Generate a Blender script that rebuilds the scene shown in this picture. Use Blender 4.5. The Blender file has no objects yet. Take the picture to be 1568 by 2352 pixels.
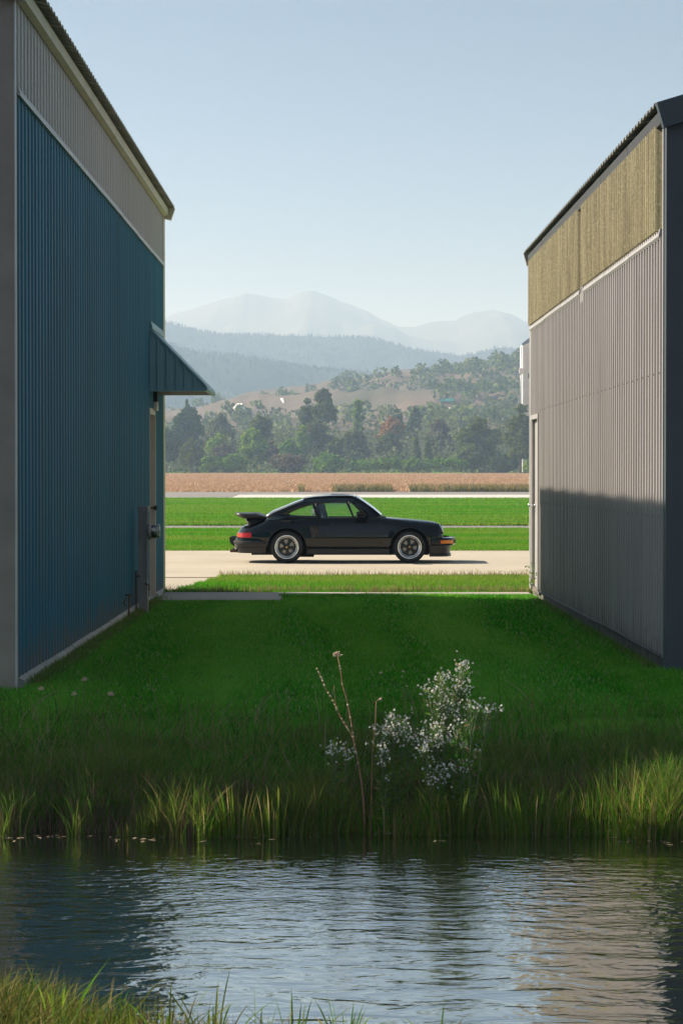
import bpy, bmesh, math, random
import numpy as np
from mathutils import Vector, Matrix
from mathutils.geometry import tessellate_polygon

# ------------------------------------------------------------------ camera, sky, sun, exposure
scene = bpy.context.scene
C = bpy.data.collections.new('place'); scene.collection.children.link(C)
R = math.radians
random.seed(7); rng = np.random.default_rng(7)

CAM_H = 1.645
FPX = 4912.0                    # focal length in units of the 1568 x 2352 picture
PITCH = math.atan(80 / FPX)
cam_d = bpy.data.cameras.new('camera'); cam = bpy.data.objects.new('camera', cam_d); C.objects.link(cam)
cam.location = (0, 0, CAM_H); cam.rotation_euler = (math.pi / 2 - PITCH, 0, 0)
cam_d.sensor_fit = 'VERTICAL'; cam_d.sensor_height = 36; cam_d.lens = 36 * FPX / 2352
cam_d.clip_start = 0.1; cam_d.clip_end = 30000
cam_d.dof.use_dof = True; cam_d.dof.focus_distance = 40; cam_d.dof.aperture_fstop = 22
scene.camera = cam

SUN_EL = R(36.5)
SUN_AZ = math.atan2(-0.934, 0.358)          # from +Y towards +X
world = bpy.data.worlds.new('World'); scene.world = world; world.use_nodes = True
wn = world.node_tree; wn.nodes.clear()
sky = wn.nodes.new('ShaderNodeTexSky'); sky.sky_type = 'NISHITA'; sky.sun_disc = False
sky.sun_elevation = SUN_EL; sky.sun_rotation = SUN_AZ
sky.air_density = 0.35; sky.dust_density = 0.8; sky.ozone_density = 3.0
bg = wn.nodes.new('ShaderNodeBackground'); bg.inputs['Strength'].default_value = 0.05
wo = wn.nodes.new('ShaderNodeOutputWorld')
wn.links.new(sky.outputs[0], bg.inputs[0]); wn.links.new(bg.outputs[0], wo.inputs[0])

sun_d = bpy.data.lights.new('sun', 'SUN'); sun_d.energy = 5.0; sun_d.angle = R(0.55); sun_d.color = (1.0, 0.96, 0.90)
sun = bpy.data.objects.new('sun', sun_d); C.objects.link(sun)
s_vec = Vector((-0.934 * math.cos(SUN_EL), 0.358 * math.cos(SUN_EL), math.sin(SUN_EL)))
sun.rotation_euler = s_vec.to_track_quat('Z', 'Y').to_euler(); sun.location = (-40, 20, 40)

vs = scene.view_settings
vs.view_transform = 'Standard'; vs.look = 'None'; vs.gamma = 1; vs.use_curve_mapping = False; vs.exposure = 0.92
cy = scene.cycles
cy.use_denoising = True; cy.max_bounces = 8; cy.diffuse_bounces = 3; cy.glossy_bounces = 4; cy.transmission_bounces = 6
cy.transparent_max_bounces = 12; cy.volume_bounces = 1; cy.caustics_reflective = False; cy.caustics_refractive = False
cy.sample_clamp_indirect = 6

# ------------------------------------------------------------------ helpers
cp, sp = math.cos(PITCH), math.sin(PITCH)
def ray(px, py):
    u = (px - 784) / FPX; v = -(py - 1176) / FPX
    return Vector((u, cp + v * sp, v * cp - sp))
def at(px, py, Y):
    d = ray(px, py); t = Y / d.y
    return Vector((d.x * t, Y, CAM_H + d.z * t))
def zat(py, Y): return at(784, py, Y).z
def xat(px, Y): return at(px, 1100, Y).x

def tag(o, label=None, cat=None, group=None, kind=None):
    if label: o['label'] = label
    if cat: o['category'] = cat
    if group: o['group'] = group
    if kind: o['kind'] = kind
    return o
def link(name, data, parent=None):
    o = bpy.data.objects.new(name, data); C.objects.link(o)
    if parent is not None: o.parent = parent
    return o
def empty(name, loc=(0, 0, 0), rz=0):
    o = bpy.data.objects.new(name, None); o.empty_display_size = 0.2; C.objects.link(o)
    o.location = loc; o.rotation_euler = (0, 0, rz); return o
def dup(o, parent=None, loc=None, rot=None):
    c = o.copy(); C.objects.link(c); c.parent = parent
    if loc is not None: c.location = loc
    if rot is not None: c.rotation_euler = rot
    return c
def dup_tree(o, parent=None):
    c = dup(o, parent)
    for ch in list(o.children): dup_tree(ch, c)
    return c

class MB:
    def __init__(s): s.v = []; s.f = []; s.smooth = []
    def add(s, vs_, fs_, smooth=False):
        b = len(s.v); s.v += [tuple(p) for p in vs_]
        for f in fs_: s.f.append(tuple(b + i for i in f)); s.smooth.append(smooth)
        return s
    def box(s, a, b):
        (x0, y0, z0), (x1, y1, z1) = a, b
        x0, x1 = min(x0, x1), max(x0, x1); y0, y1 = min(y0, y1), max(y0, y1); z0, z1 = min(z0, z1), max(z0, z1)
        return s.add([(x0,y0,z0),(x1,y0,z0),(x1,y1,z0),(x0,y1,z0),(x0,y0,z1),(x1,y0,z1),(x1,y1,z1),(x0,y1,z1)],
                     [(0,3,2,1),(4,5,6,7),(0,1,5,4),(1,2,6,5),(2,3,7,6),(3,0,4,7)])
    def rbox(s, a, b, r=0.01):                      # box with chamfered edges
        (x0, y0, z0), (x1, y1, z1) = a, b
        bm = bmesh.new(); bmesh.ops.create_cube(bm, size=1)
        for v in bm.verts:
            v.co = Vector(((x0+x1)/2 + v.co.x*(x1-x0), (y0+y1)/2 + v.co.y*(y1-y0), (z0+z1)/2 + v.co.z*(z1-z0)))
        bmesh.ops.bevel(bm, geom=list(bm.edges), offset=r, segments=2, profile=0.5, affect='EDGES')
        bm.verts.index_update()
        s.add([v.co for v in bm.verts], [[v.index for v in f.verts] for f in bm.faces], False); bm.free(); return s
    def prism(s, poly, axis, a, b):                 # closed 2-D polygon pushed along an axis
        n = len(poly)
        def p3(p, t):
            if axis == 'x': return (t, p[0], p[1])
            if axis == 'y': return (p[0], t, p[1])
            return (p[0], p[1], t)
        vs_ = [p3(p, a) for p in poly] + [p3(p, b) for p in poly]
        fs_ = [(i, (i+1) % n, n + (i+1) % n, n + i) for i in range(n)]
        tri = tessellate_polygon([[Vector((p[0], p[1], 0)) for p in poly]])
        fs_ += [tuple(t) for t in tri] + [tuple(n + i for i in reversed(t)) for t in tri]
        return s.add(vs_, fs_)
    def tube(s, pts, r, n=6, cap=True):
        pts = [Vector(p) for p in pts]; rs = r if isinstance(r, (list, tuple)) else [r] * len(pts)
        vs_ = []; up = Vector((0.13, 0.21, 0.97))
        for i, p in enumerate(pts):
            d = (pts[min(i+1, len(pts)-1)] - pts[max(i-1, 0)]).normalized()
            a = d.cross(up if abs(d.dot(up)) < 0.95 else Vector((1, 0, 0))).normalized(); b = d.cross(a)
            for k in range(n):
                t = 2 * math.pi * k / n; vs_.append(p + (a * math.cos(t) + b * math.sin(t)) * rs[i])
        fs_ = [(i*n+k, i*n+(k+1) % n, (i+1)*n+(k+1) % n, (i+1)*n+k) for i in range(len(pts)-1) for k in range(n)]
        if cap: fs_ += [tuple(reversed(range(n))), tuple((len(pts)-1)*n + k for k in range(n))]
        return s.add(vs_, fs_, n > 4)
    def grid(s, rows, smooth=True, closed=False):
        n = len(rows[0]); vs_ = [p for r in rows for p in r]
        fs_ = []
        for i in range(len(rows)-1):
            for k in range(n if closed else n-1):
                fs_.append((i*n+k, i*n+(k+1) % n, (i+1)*n+(k+1) % n, (i+1)*n+k))
        return s.add(vs_, fs_, smooth)
    def lathe(s, prof, n=32, axis='y', c=(0, 0, 0), smooth=True):     # prof: (radius, along axis)
        rows = []
        for (r, t) in prof:
            row = []
            for k in range(n):
                a = 2*math.pi*k/n
                if axis == 'y': row.append((c[0]+r*math.cos(a), c[1]+t, c[2]+r*math.sin(a)))
                elif axis == 'x': row.append((c[0]+t, c[1]+r*math.cos(a), c[2]+r*math.sin(a)))
                else: row.append((c[0]+r*math.cos(a), c[1]+r*math.sin(a), c[2]+t))
            rows.append(row)
        return s.grid(rows, smooth, True)
    def build(s, name, mat, parent=None, fix=True):
        me = bpy.data.meshes.new(name); me.from_pydata(s.v, [], s.f); me.update()
        me.polygons.foreach_set('use_smooth', s.smooth)
        if fix:
            bm = bmesh.new(); bm.from_mesh(me); bmesh.ops.remove_doubles(bm, verts=bm.verts, dist=1e-6)
            bmesh.ops.recalc_face_normals(bm, faces=bm.faces); bm.to_mesh(me); bm.free()
        me.materials.append(mat)
        return link(name, me, parent)
def soft(o, ang=35):
    me = o.data; me.polygons.foreach_set('use_smooth', [True] * len(me.polygons))
    bm = bmesh.new(); bm.from_mesh(me)
    for e in bm.edges:
        e.smooth = len(e.link_faces) == 2 and e.calc_face_angle(0) < R(ang)
    bm.to_mesh(me); bm.free(); return o

# ------------------------------------------------------------------ materials
M = {}
def nd(nt, t, **kw):
    n = nt.nodes.new(t)
    for k, v in kw.items(): setattr(n, k, v)
    return n
def ramp(nt, fac, stops, interp='LINEAR'):
    r = nd(nt, 'ShaderNodeValToRGB'); r.color_ramp.interpolation = interp
    e = r.color_ramp.elements
    while len(e) > 1: e.remove(e[-1])
    for i, (p, c) in enumerate(stops):
        if i == 0: e[0].position = p; e[0].color = (*c, 1)
        else: q = e.new(p); q.color = (*c, 1)
    nt.links.new(fac, r.inputs[0]); return r.outputs[0]
def noise(nt, vec, scale, detail=4, rough=0.55, dist=0):
    n = nd(nt, 'ShaderNodeTexNoise'); n.inputs['Scale'].default_value = scale; n.inputs['Detail'].default_value = detail
    n.inputs['Roughness'].default_value = rough; n.inputs['Distortion'].default_value = dist
    if vec is not None: nt.links.new(vec, n.inputs['Vector'])
    return n.outputs['Fac']
def coords(nt, scale=(1, 1, 1), obj=True):
    tc = nd(nt, 'ShaderNodeTexCoord'); mp = nd(nt, 'ShaderNodeMapping'); mp.inputs['Scale'].default_value = scale
    nt.links.new(tc.outputs['Object' if obj else 'Generated'], mp.inputs[0]); return mp.outputs[0]
def gpos(nt, scale=(1, 1, 1)):
    g = nd(nt, 'ShaderNodeNewGeometry'); mp = nd(nt, 'ShaderNodeMapping'); mp.inputs['Scale'].default_value = scale
    nt.links.new(g.outputs['Position'], mp.inputs[0]); return mp.outputs[0]
def mixc(nt, fac, a, b, mode='MIX'):
    m = nd(nt, 'ShaderNodeMix', data_type='RGBA', blend_type=mode)
    for sock, v in ((m.inputs[0], fac), (m.inputs[6], a), (m.inputs[7], b)):
        if hasattr(v, 'is_linked') or hasattr(v, 'links'): nt.links.new(v, sock)
        elif isinstance(v, (int, float)): sock.default_value = v
        else: sock.default_value = (*v, 1)
    return m.outputs[2]
def new(name):
    m = bpy.data.materials.new(name); m.use_nodes = True; nt = m.node_tree; nt.nodes.clear()
    out = nd(nt, 'ShaderNodeOutputMaterial'); M[name] = m; return m, nt, out
def bump(nt, height, strength, dist, bsdf):
    b = nd(nt, 'ShaderNodeBump'); b.inputs['Strength'].default_value = strength; b.inputs['Distance'].default_value = dist
    nt.links.new(height, b.inputs['Height']); nt.links.new(b.outputs[0], bsdf.inputs['Normal'])
def principled(nt, out, color, rough=0.5, metal=0, spec=0.5, coat=0):
    b = nd(nt, 'ShaderNodeBsdfPrincipled')
    if hasattr(color, 'links'): nt.links.new(color, b.inputs['Base Color'])
    else: b.inputs['Base Color'].default_value = (*color, 1)
    b.inputs['Roughness'].default_value = rough; b.inputs['Metallic'].default_value = metal
    b.inputs['Specular IOR Level'].default_value = spec; b.inputs['Coat Weight'].default_value = coat
    b.inputs['Coat Roughness'].default_value = 0.03
    nt.links.new(b.outputs[0], out.inputs[0]); return b
def plain(name, col, rough=0.5, metal=0, var=0.12, scale=6, spec=0.5, bumpy=0, coat=0, dirt=None, vscale=(1, 1, 1), splash=False):
    m, nt, out = new(name)
    v = gpos(nt, vscale)
    f = noise(nt, v, scale, 6, 0.6)
    lo = tuple(c * (1 - var) for c in col); hi = tuple(min(1, c * (1 + var)) for c in col)
    c = ramp(nt, f, [(0.3, lo), (0.7, hi)])
    if dirt:
        f2 = noise(nt, gpos(nt, (3, 3, 0.35)), 1.3, 8, 0.75)
        k = ramp(nt, f2, [(0.52, (0, 0, 0)), (0.78, (1, 1, 1))])
        c = mixc(nt, k, c, dirt)
    if splash:
        sx = nd(nt, 'ShaderNodeSeparateXYZ'); gp_ = nd(nt, 'ShaderNodeNewGeometry'); nt.links.new(gp_.outputs['Position'], sx.inputs[0])
        f3 = noise(nt, gpos(nt, (2, 2, 1)), 3.5, 8, 0.75); mz = nd(nt, 'ShaderNodeMath', operation='MULTIPLY_ADD'); mz.inputs[1].default_value = -0.9; nt.links.new(sx.outputs[2], mz.inputs[0]); nt.links.new(f3, mz.inputs[2])
        c = mixc(nt, ramp(nt, mz.outputs[0], [(0.18, (0, 0, 0)), (0.52, (0.75, 0.75, 0.75))]), c, (0.16, 0.13, 0.10))
    b = principled(nt, out, c, rough, metal, spec, coat)
    if bumpy: bump(nt, noise(nt, v, scale * 6, 4), bumpy, 0.01, b)
    return m

def leafmat(name, stops, trans=0.35, rough=0.6, big=None, bigscale=0.5, spec=0.08, stretch=(1, 1, 1), amt=0.55):
    m, nt, out = new(name)
    g = nd(nt, 'ShaderNodeNewGeometry')
    col = ramp(nt, g.outputs['Random Per Island'], stops)
    if big:
        f = noise(nt, gpos(nt, stretch), bigscale, 4)
        col = mixc(nt, ramp(nt, f, [(0.38, (0, 0, 0)), (0.62, (1, 1, 1))]), col, mixc(nt, amt, col, big))
    b = nd(nt, 'ShaderNodeBsdfPrincipled'); nt.links.new(col, b.inputs['Base Color']); b.inputs['Roughness'].default_value = rough
    b.inputs['Specular IOR Level'].default_value = spec
    t = nd(nt, 'ShaderNodeBsdfTranslucent'); nt.links.new(col, t.inputs[0])
    mx = nd(nt, 'ShaderNodeMixShader'); mx.inputs[0].default_value = trans
    nt.links.new(b.outputs[0], mx.inputs[1]); nt.links.new(t.outputs[0], mx.inputs[2]); nt.links.new(mx.outputs[0], out.inputs[0])
    return m

plain('blue_steel', (0.016, 0.150, 0.235), 0.55, 0, 0.16, 1.2, 0.25, dirt=(0.05, 0.115, 0.145), splash=True, vscale=(1, 1, 0.15))
plain('upper_steel', (0.43, 0.42, 0.40), 0.5, 0, 0.07, 1.5, 0.4, vscale=(1, 1, 0.2))
plain('cream_trim', (0.50, 0.47, 0.33), 0.5, 0, 0.1, 3)
plain('white_trim', (0.55, 0.55, 0.55), 0.45, 0, 0.1, 3)
plain('roof_steel', (0.36, 0.34, 0.27), 0.55, 0, 0.15, 2)
plain('front_render', (0.31, 0.265, 0.22), 0.8, 0, 0.12, 3, bumpy=0.15)
plain('awning_steel', (0.19, 0.36, 0.41), 0.45, 0, 0.08, 3)
plain('base_concrete', (0.42, 0.42, 0.37), 0.85, 0, 0.25, 8, bumpy=0.3)
plain('footing', (0.16, 0.14, 0.12), 0.9, 0, 0.4, 9, bumpy=0.4)
plain('door_cream', (0.50, 0.46, 0.40), 0.5, 0, 0.06, 4)
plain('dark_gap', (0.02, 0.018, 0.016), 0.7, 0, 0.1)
plain('grey_steel', (0.36, 0.33, 0.315), 0.5, 0, 0.12, 1.3, 0.35, dirt=(0.25, 0.225, 0.21), splash=True, vscale=(1, 1, 0.15))
plain('grey_trim', (0.36, 0.345, 0.33), 0.5, 0, 0.1, 3)
plain('charcoal_steel', (0.055, 0.068, 0.08), 0.5, 0, 0.1, 3)
plain('gutter_dark', (0.035, 0.033, 0.031), 0.55, 0, 0.15, 3)  # dark metal; colour deepened further to stand in for roof edge shade on gutter
plain('post_grey', (0.27, 0.25, 0.25), 0.55, 0.0, 0.15, 5, dirt=(0.14, 0.1, 0.08))
plain('galvanised', (0.45, 0.46, 0.46), 0.4, 0.6, 0.12, 9)
plain('rust', (0.10, 0.06, 0.04), 0.8, 0, 0.3, 20)
plain('screw', (0.10, 0.095, 0.09), 0.6, 0, 0.1)
plain('white_paint', (0.74, 0.74, 0.72), 0.6, 0, 0.08, 0.6)
plain('house_white', (0.72, 0.70, 0.66), 0.7, 0, 0.08, 0.4)
plain('roof_pale', (0.55, 0.54, 0.52), 0.6, 0, 0.1, 0.4)
plain('roof_teal', (0.10, 0.62, 0.50), 0.5, 0, 0.08, 0.5)
plain('slate_blue', (0.12, 0.20, 0.26), 0.5, 0, 0.1, 0.6)
plain('wood_grey', (0.16, 0.14, 0.12), 0.85, 0, 0.2, 3)
plain('bark', (0.09, 0.07, 0.055), 0.9, 0, 0.3, 5)
plain('stalk_red', (0.42, 0.20, 0.11), 0.7, 0, 0.3, 30)
plain('seed_tan', (0.68, 0.52, 0.34), 0.8, 0, 0.3, 80)
plain('stem_green', (0.13, 0.20, 0.07), 0.7, 0, 0.2, 30)
leafmat('petal_white', [(0, (0.90, 0.86, 0.82)), (0.6, (0.96, 0.93, 0.88)), (1, (0.88, 0.82, 0.68))], 0.3)
leafmat('flower_eye', [(0, (0.55, 0.42, 0.1)), (1, (0.6, 0.5, 0.2))], 0.1)
# translucent mossy fibreglass
m, nt, out = new('fibreglass')
f = noise(nt, gpos(nt, (1, 2.5, 0.22)), 4, 9, 0.7); f2 = noise(nt, gpos(nt, (1, 1, 0.6)), 60, 4, 0.6)
c = ramp(nt, f, [(0.3, (0.095, 0.08, 0.034)), (0.5, (0.18, 0.152, 0.07)), (0.7, (0.27, 0.235, 0.12))])
c = mixc(nt, ramp(nt, f2, [(0.54, (0, 0, 0)), (0.74, (0.8, 0.8, 0.8))]), c, (0.38, 0.345, 0.20))
c = mixc(nt, ramp(nt, f2, [(0.30, (1, 1, 1)), (0.42, (0, 0, 0))]), c, (0.08, 0.065, 0.025))
b = principled(nt, out, c, 0.7); bump(nt, f2, 0.35, 0.01, b)
# concrete
def concrete(name, col, joints=False):
    m, nt, out = new(name)
    f = noise(nt, gpos(nt, (1, 1, 1)), 0.35, 8, 0.65); f2 = noise(nt, gpos(nt, (0.25, 2.2, 1)), 1.6, 8, 0.75)
    c = ramp(nt, f, [(0.3, tuple(x * 0.86 for x in col)), (0.7, tuple(x * 1.08 for x in col))])
    c = mixc(nt, ramp(nt, f2, [(0.5, (0, 0, 0)), (0.8, (0.6, 0.6, 0.6))]), c, tuple(x * 0.7 for x in col))
    b = principled(nt, out, c, 0.85, 0, 0.3); bump(nt, noise(nt, gpos(nt), 60, 4), 0.25, 0.01, b); return m
concrete('concrete', (0.50, 0.43, 0.32)); concrete('walk_concrete', (0.40, 0.36, 0.31)); concrete('pale_concrete', (0.62, 0.58, 0.52))
concrete('asphalt_worn', (0.26, 0.235, 0.215))
# ground: lawn, worn soil at the bank
def ground_mat(name, stops, scale, stretch, soil=None):
    m, nt, out = new(name)
    f = noise(nt, gpos(nt, stretch), scale, 8, 0.7)
    c = ramp(nt, f, stops)
    if soil:
        s = nd(nt, 'ShaderNodeSeparateXYZ'); g = nd(nt, 'ShaderNodeNewGeometry'); nt.links.new(g.outputs['Position'], s.inputs[0])
        mr = nd(nt, 'ShaderNodeMapRange'); mr.inputs[1].default_value = -0.12; mr.inputs[2].default_value = -0.3
        nt.links.new(s.outputs[2], mr.inputs[0]); c = mixc(nt, mr.outputs[0], c, soil)
    b = principled(nt, out, c, 0.95, 0, 0.1); bump(nt, f, 0.6, 0.05, b); return m
ground_mat('turf', [(0.28, (0.045, 0.17, 0.008)), (0.5, (0.08, 0.26, 0.012)), (0.72, (0.14, 0.32, 0.025))], 2.2, (0.12, 0.5, 1), (0.03, 0.022, 0.014))
ground_mat('crop', [(0.25, (0.38, 0.245, 0.15)), (0.5, (0.50, 0.34, 0.215)), (0.75, (0.60, 0.43, 0.28))], 0.9, (1, 0.3, 1))
leafmat('lawn_blade', [(0, (0.012, 0.15, 0.004)), (0.4, (0.040, 0.32, 0.008)), (0.8, (0.11, 0.46, 0.02)), (0.93, (0.28, 0.44, 0.07)), (0.97, (0.5, 0.46, 0.2)), (1, (0.6, 0.52, 0.3))], 0.45, big=(0.21, 0.50, 0.05), bigscale=1.0, stretch=(1.2, 0.14, 1), amt=0.8)  # stretched noise paints mowing stripes, light on leaning blades, into the colour
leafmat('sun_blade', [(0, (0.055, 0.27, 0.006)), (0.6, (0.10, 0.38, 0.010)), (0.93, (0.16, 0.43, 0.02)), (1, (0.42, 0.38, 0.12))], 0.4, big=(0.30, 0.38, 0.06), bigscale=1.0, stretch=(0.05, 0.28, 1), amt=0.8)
leafmat('bank_blade', [(0, (0.03, 0.11, 0.010)), (0.35, (0.07, 0.25, 0.016)), (0.62, (0.14, 0.36, 0.03)), (0.8, (0.27, 0.36, 0.07)), (0.9, (0.32, 0.22, 0.11)), (1, (0.50, 0.37, 0.22))], 0.4, big=(0.20, 0.20, 0.06), bigscale=1.7)
leafmat('reed_blade', [(0, (0.07, 0.24, 0.012)), (0.4, (0.14, 0.32, 0.02)), (0.65, (0.28, 0.34, 0.04)), (0.8, (0.36, 0.26, 0.08)), (1, (0.52, 0.40, 0.20))], 0.45, big=(0.14, 0.16, 0.04), bigscale=2.2)
leafmat('near_blade', [(0, (0.05, 0.12, 0.012)), (0.4, (0.10, 0.19, 0.02)), (0.7, (0.20, 0.23, 0.03)), (0.88, (0.28, 0.20, 0.06)), (1, (0.40, 0.28, 0.12))], 0.4, big=(0.16, 0.12, 0.04), bigscale=2.5)
leafmat('thatch', [(0, (0.10, 0.075, 0.045)), (0.6, (0.28, 0.19, 0.11)), (1, (0.50, 0.37, 0.23))], 0.2)
leafmat('dry_weed', [(0, (0.20, 0.20, 0.06)), (0.5, (0.34, 0.28, 0.12)), (1, (0.45, 0.34, 0.18))], 0.35)
leafmat('crop_leaf', [(0, (0.42, 0.27, 0.16)), (0.5, (0.56, 0.38, 0.235)), (1, (0.68, 0.49, 0.32))], 0.2)
TREE = {
 'fir': [(0, (0.012, 0.030, 0.022)), (1, (0.035, 0.06, 0.04))],
 'dark':  [(0, (0.027, 0.063, 0.015)), (0.6, (0.054, 0.105, 0.021)), (1, (0.105, 0.165, 0.030))],
 'olive': [(0, (0.054, 0.090, 0.018)), (0.6, (0.105, 0.150, 0.027)), (1, (0.195, 0.240, 0.045))],
 'green': [(0, (0.068, 0.165, 0.012)), (0.6, (0.128, 0.270, 0.018)), (1, (0.225, 0.405, 0.030))],
 'lime':  [(0, (0.135, 0.240, 0.018)), (0.6, (0.240, 0.375, 0.027)), (1, (0.375, 0.510, 0.060))],
 'grey':  [(0, (0.075, 0.099, 0.042)), (0.6, (0.135, 0.165, 0.068)), (1, (0.240, 0.255, 0.120))],
 'brown': [(0, (0.085, 0.075, 0.040)), (0.6, (0.150, 0.125, 0.070)), (1, (0.24, 0.20, 0.11))],
 'rust':  [(0, (0.210, 0.098, 0.030)), (0.6, (0.375, 0.180, 0.053)), (1, (0.480, 0.270, 0.090))],
}
for k, s in TREE.items(): leafmat('leaf_' + k, s, 0.3)
# car materials
def paint(name, col, rough, coat, metal=0):
    m, nt, out = new(name); principled(nt, out, col, rough, metal, 0.5, coat); return m
paint('car_black', (0.0012, 0.003, 0.004), 0.02, 0)
M['car_black'].node_tree.nodes['Principled BSDF'].inputs['IOR'].default_value = 1.48
paint('trim_black', (0.010, 0.010, 0.010), 0.4, 0)
paint('rubber', (0.014, 0.014, 0.015), 0.75, 0)
paint('underside', (0.008, 0.008, 0.008), 0.9, 0)
paint('chrome', (0.80, 0.81, 0.83), 0.18, 0, 1)
paint('alloy_lip', (0.96, 0.96, 0.96), 0.22, 0, 0.8)
paint('disc_metal', (0.45, 0.42, 0.38), 0.45, 0, 0.8)
paint('gold', (0.65, 0.45, 0.15), 0.35, 0, 0.8)
paint('seat_teal', (0.018, 0.035, 0.045), 0.6, 0)
paint('lens_red', (0.55, 0.012, 0.012), 0.12, 1)
paint('lens_orange', (0.85, 0.20, 0.01), 0.12, 1)
paint('lens_clear', (0.55, 0.58, 0.60), 0.08, 1)
paint('sticker_white', (0.8, 0.8, 0.8), 0.5, 0)
def glass(name, tint, refl=1.0):
    m, nt, out = new(name)
    t = nd(nt, 'ShaderNodeBsdfTransparent'); t.inputs[0].default_value = (*tint, 1)
    g = nd(nt, 'ShaderNodeBsdfGlossy'); g.inputs['Roughness'].default_value = 0.02; g.inputs[0].default_value = (1, 1, 1, 1)
    fr = nd(nt, 'ShaderNodeFresnel'); fr.inputs[0].default_value = 1.75
    mx = nd(nt, 'ShaderNodeMixShader'); nt.links.new(fr.outputs[0], mx.inputs[0]); nt.links.new(t.outputs[0], mx.inputs[1]); nt.links.new(g.outputs[0], mx.inputs[2])
    nt.links.new(mx.outputs[0], out.inputs[0]); return m
glass('car_glass', (0.88, 0.95, 0.92)); glass('screen_glass', (0.55, 0.68, 0.70)); glass('meter_glass', (0.85, 0.88, 0.88))

# ------------------------------------------------------------------ terrain
PY = np.array([-9000, -30, 6.9, 7.5, 8.05, 9.0, 12.3, 13.08, 13.28, 13.48, 14.0, 15.0, 16.2, 238, 590, 1000, 9000.])
PZ = np.array([-0.3, -0.3, -0.33, -0.42, -0.62, -1.1, -1.0, -0.72, -0.55, -0.40, -0.27, -0.05, 0, 0, 2.6, 11, 20.])
WATER_Z = -0.55
def bank_shift(x):
    near = np.exp(-(x / 40.0) ** 2)
    return 1.1 * near * (0.10 * np.sin(1.9 * x + 0.6) + 0.06 * np.sin(4.7 * x + 2.0) + 0.04 * np.sin(9.3 * x) + 0.03 * np.sin(17.1 * x + 1))
def H(x, y):
    x = np.asarray(x, float); y = np.asarray(y, float)
    sh = bank_shift(x) * np.where((y > 5) & (y < 17), 1.0, 0.0)
    left = np.where(y < 10, 0.55 * np.clip((-x - 0.2) / 1.6, 0, 1), 0)          # the near bank comes forward on the left
    z = np.interp(y - sh - left, PY, PZ)
    rough = 0.02 * np.sin(2.3 * x + 1.1 * y) * np.sin(1.7 * y) * ((y < 13.2) | (y > 13.4)) * (y < 16)
    return z + rough
xs = np.unique(np.concatenate([[-9000, -4000, -1500, -500, -150, -60, -25], np.linspace(-12, 12, 161), [25, 60, 150, 500, 1500, 4000, 9000]]))
ys = np.unique(np.concatenate([[-9000, -3000, -500, -60, -15, 0, 5], np.linspace(6, 17, 111), [20, 30, 60, 120, 238, 300, 360, 420, 500, 590, 680, 800, 1000, 2000, 4000, 6000, 9000]]))
XX, YY = np.meshgrid(xs, ys); ZZ = H(XX, YY)
g = MB(); g.grid([[(XX[i, j], YY[i, j], ZZ[i, j]) for j in range(len(xs))] for i in range(len(ys))])
tag(g.build('ground', M['turf'], fix=False), kind='structure')

# water: a pond-still channel with small wind ripples
m, nt, out = new('water')
dk = nd(nt, 'ShaderNodeBsdfDiffuse'); dk.inputs[0].default_value = (0.008, 0.012, 0.010, 1)
b = nd(nt, 'ShaderNodeBsdfGlossy'); b.inputs['Roughness'].default_value = 0.015; b.inputs[0].default_value = (0.95, 0.94, 0.88, 1)
lw = nd(nt, 'ShaderNodeLayerWeight'); lw.inputs[0].default_value = 0.45
mw = nd(nt, 'ShaderNodeMapRange'); mw.inputs[3].default_value = 0.12; mw.inputs[4].default_value = 1.0; nt.links.new(lw.outputs['Facing'], mw.inputs[0])
wm = nd(nt, 'ShaderNodeMixShader'); nt.links.new(mw.outputs[0], wm.inputs[0]); nt.links.new(dk.outputs[0], wm.inputs[1]); nt.links.new(b.outputs[0], wm.inputs[2]); nt.links.new(wm.outputs[0], out.inputs[0])
v1 = gpos(nt, (2.6, 5.6, 1)); v2 = gpos(nt, (10.0, 19.0, 1)); v3 = gpos(nt, (0.35, 0.5, 1))
h1 = noise(nt, v1, 1.0, 3, 0.5, 0.6); h2 = noise(nt, v2, 1.0, 2, 0.5, 0.4); h3 = noise(nt, v3, 1.0, 2)
s = nd(nt, 'ShaderNodeSeparateXYZ'); gg = nd(nt, 'ShaderNodeNewGeometry'); nt.links.new(gg.outputs['Position'], s.inputs[0])
mr = nd(nt, 'ShaderNodeMapRange'); mr.inputs[1].default_value = 12.75; mr.inputs[2].default_value = 11.7; mr.inputs[3].default_value = 0.03; mr.inputs[4].default_value = 1.0
nt.links.new(s.outputs[1], mr.inputs[0])
mf = nd(nt, 'ShaderNodeMapRange'); mf.inputs[1].default_value = 12.0; mf.inputs[2].default_value = 9.4; mf.inputs[3].default_value = 0.75; mf.inputs[4].default_value = 0.12; nt.links.new(s.outputs[1], mf.inputs[0])
ad = nd(nt, 'ShaderNodeMath', operation='MULTIPLY_ADD'); nt.links.new(mf.outputs[0], ad.inputs[1]); nt.links.new(h2, ad.inputs[0]); nt.links.new(h1, ad.inputs[2])
am = nd(nt, 'ShaderNodeMath', operation='MULTIPLY'); nt.links.new(ad.outputs[0], am.inputs[0]); nt.links.new(mr.outputs[0], am.inputs[1])
bump(nt, am.outputs[0], 0.9, 0.018, b)
WX = np.linspace(-60, 60, 61); WYs = np.linspace(7.2, 14.2, 15)
g = MB(); g.grid([[(x, y, WATER_Z) for x in WX] for y in WYs]); tag(g.build('water', m, fix=False), kind='structure')

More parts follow.
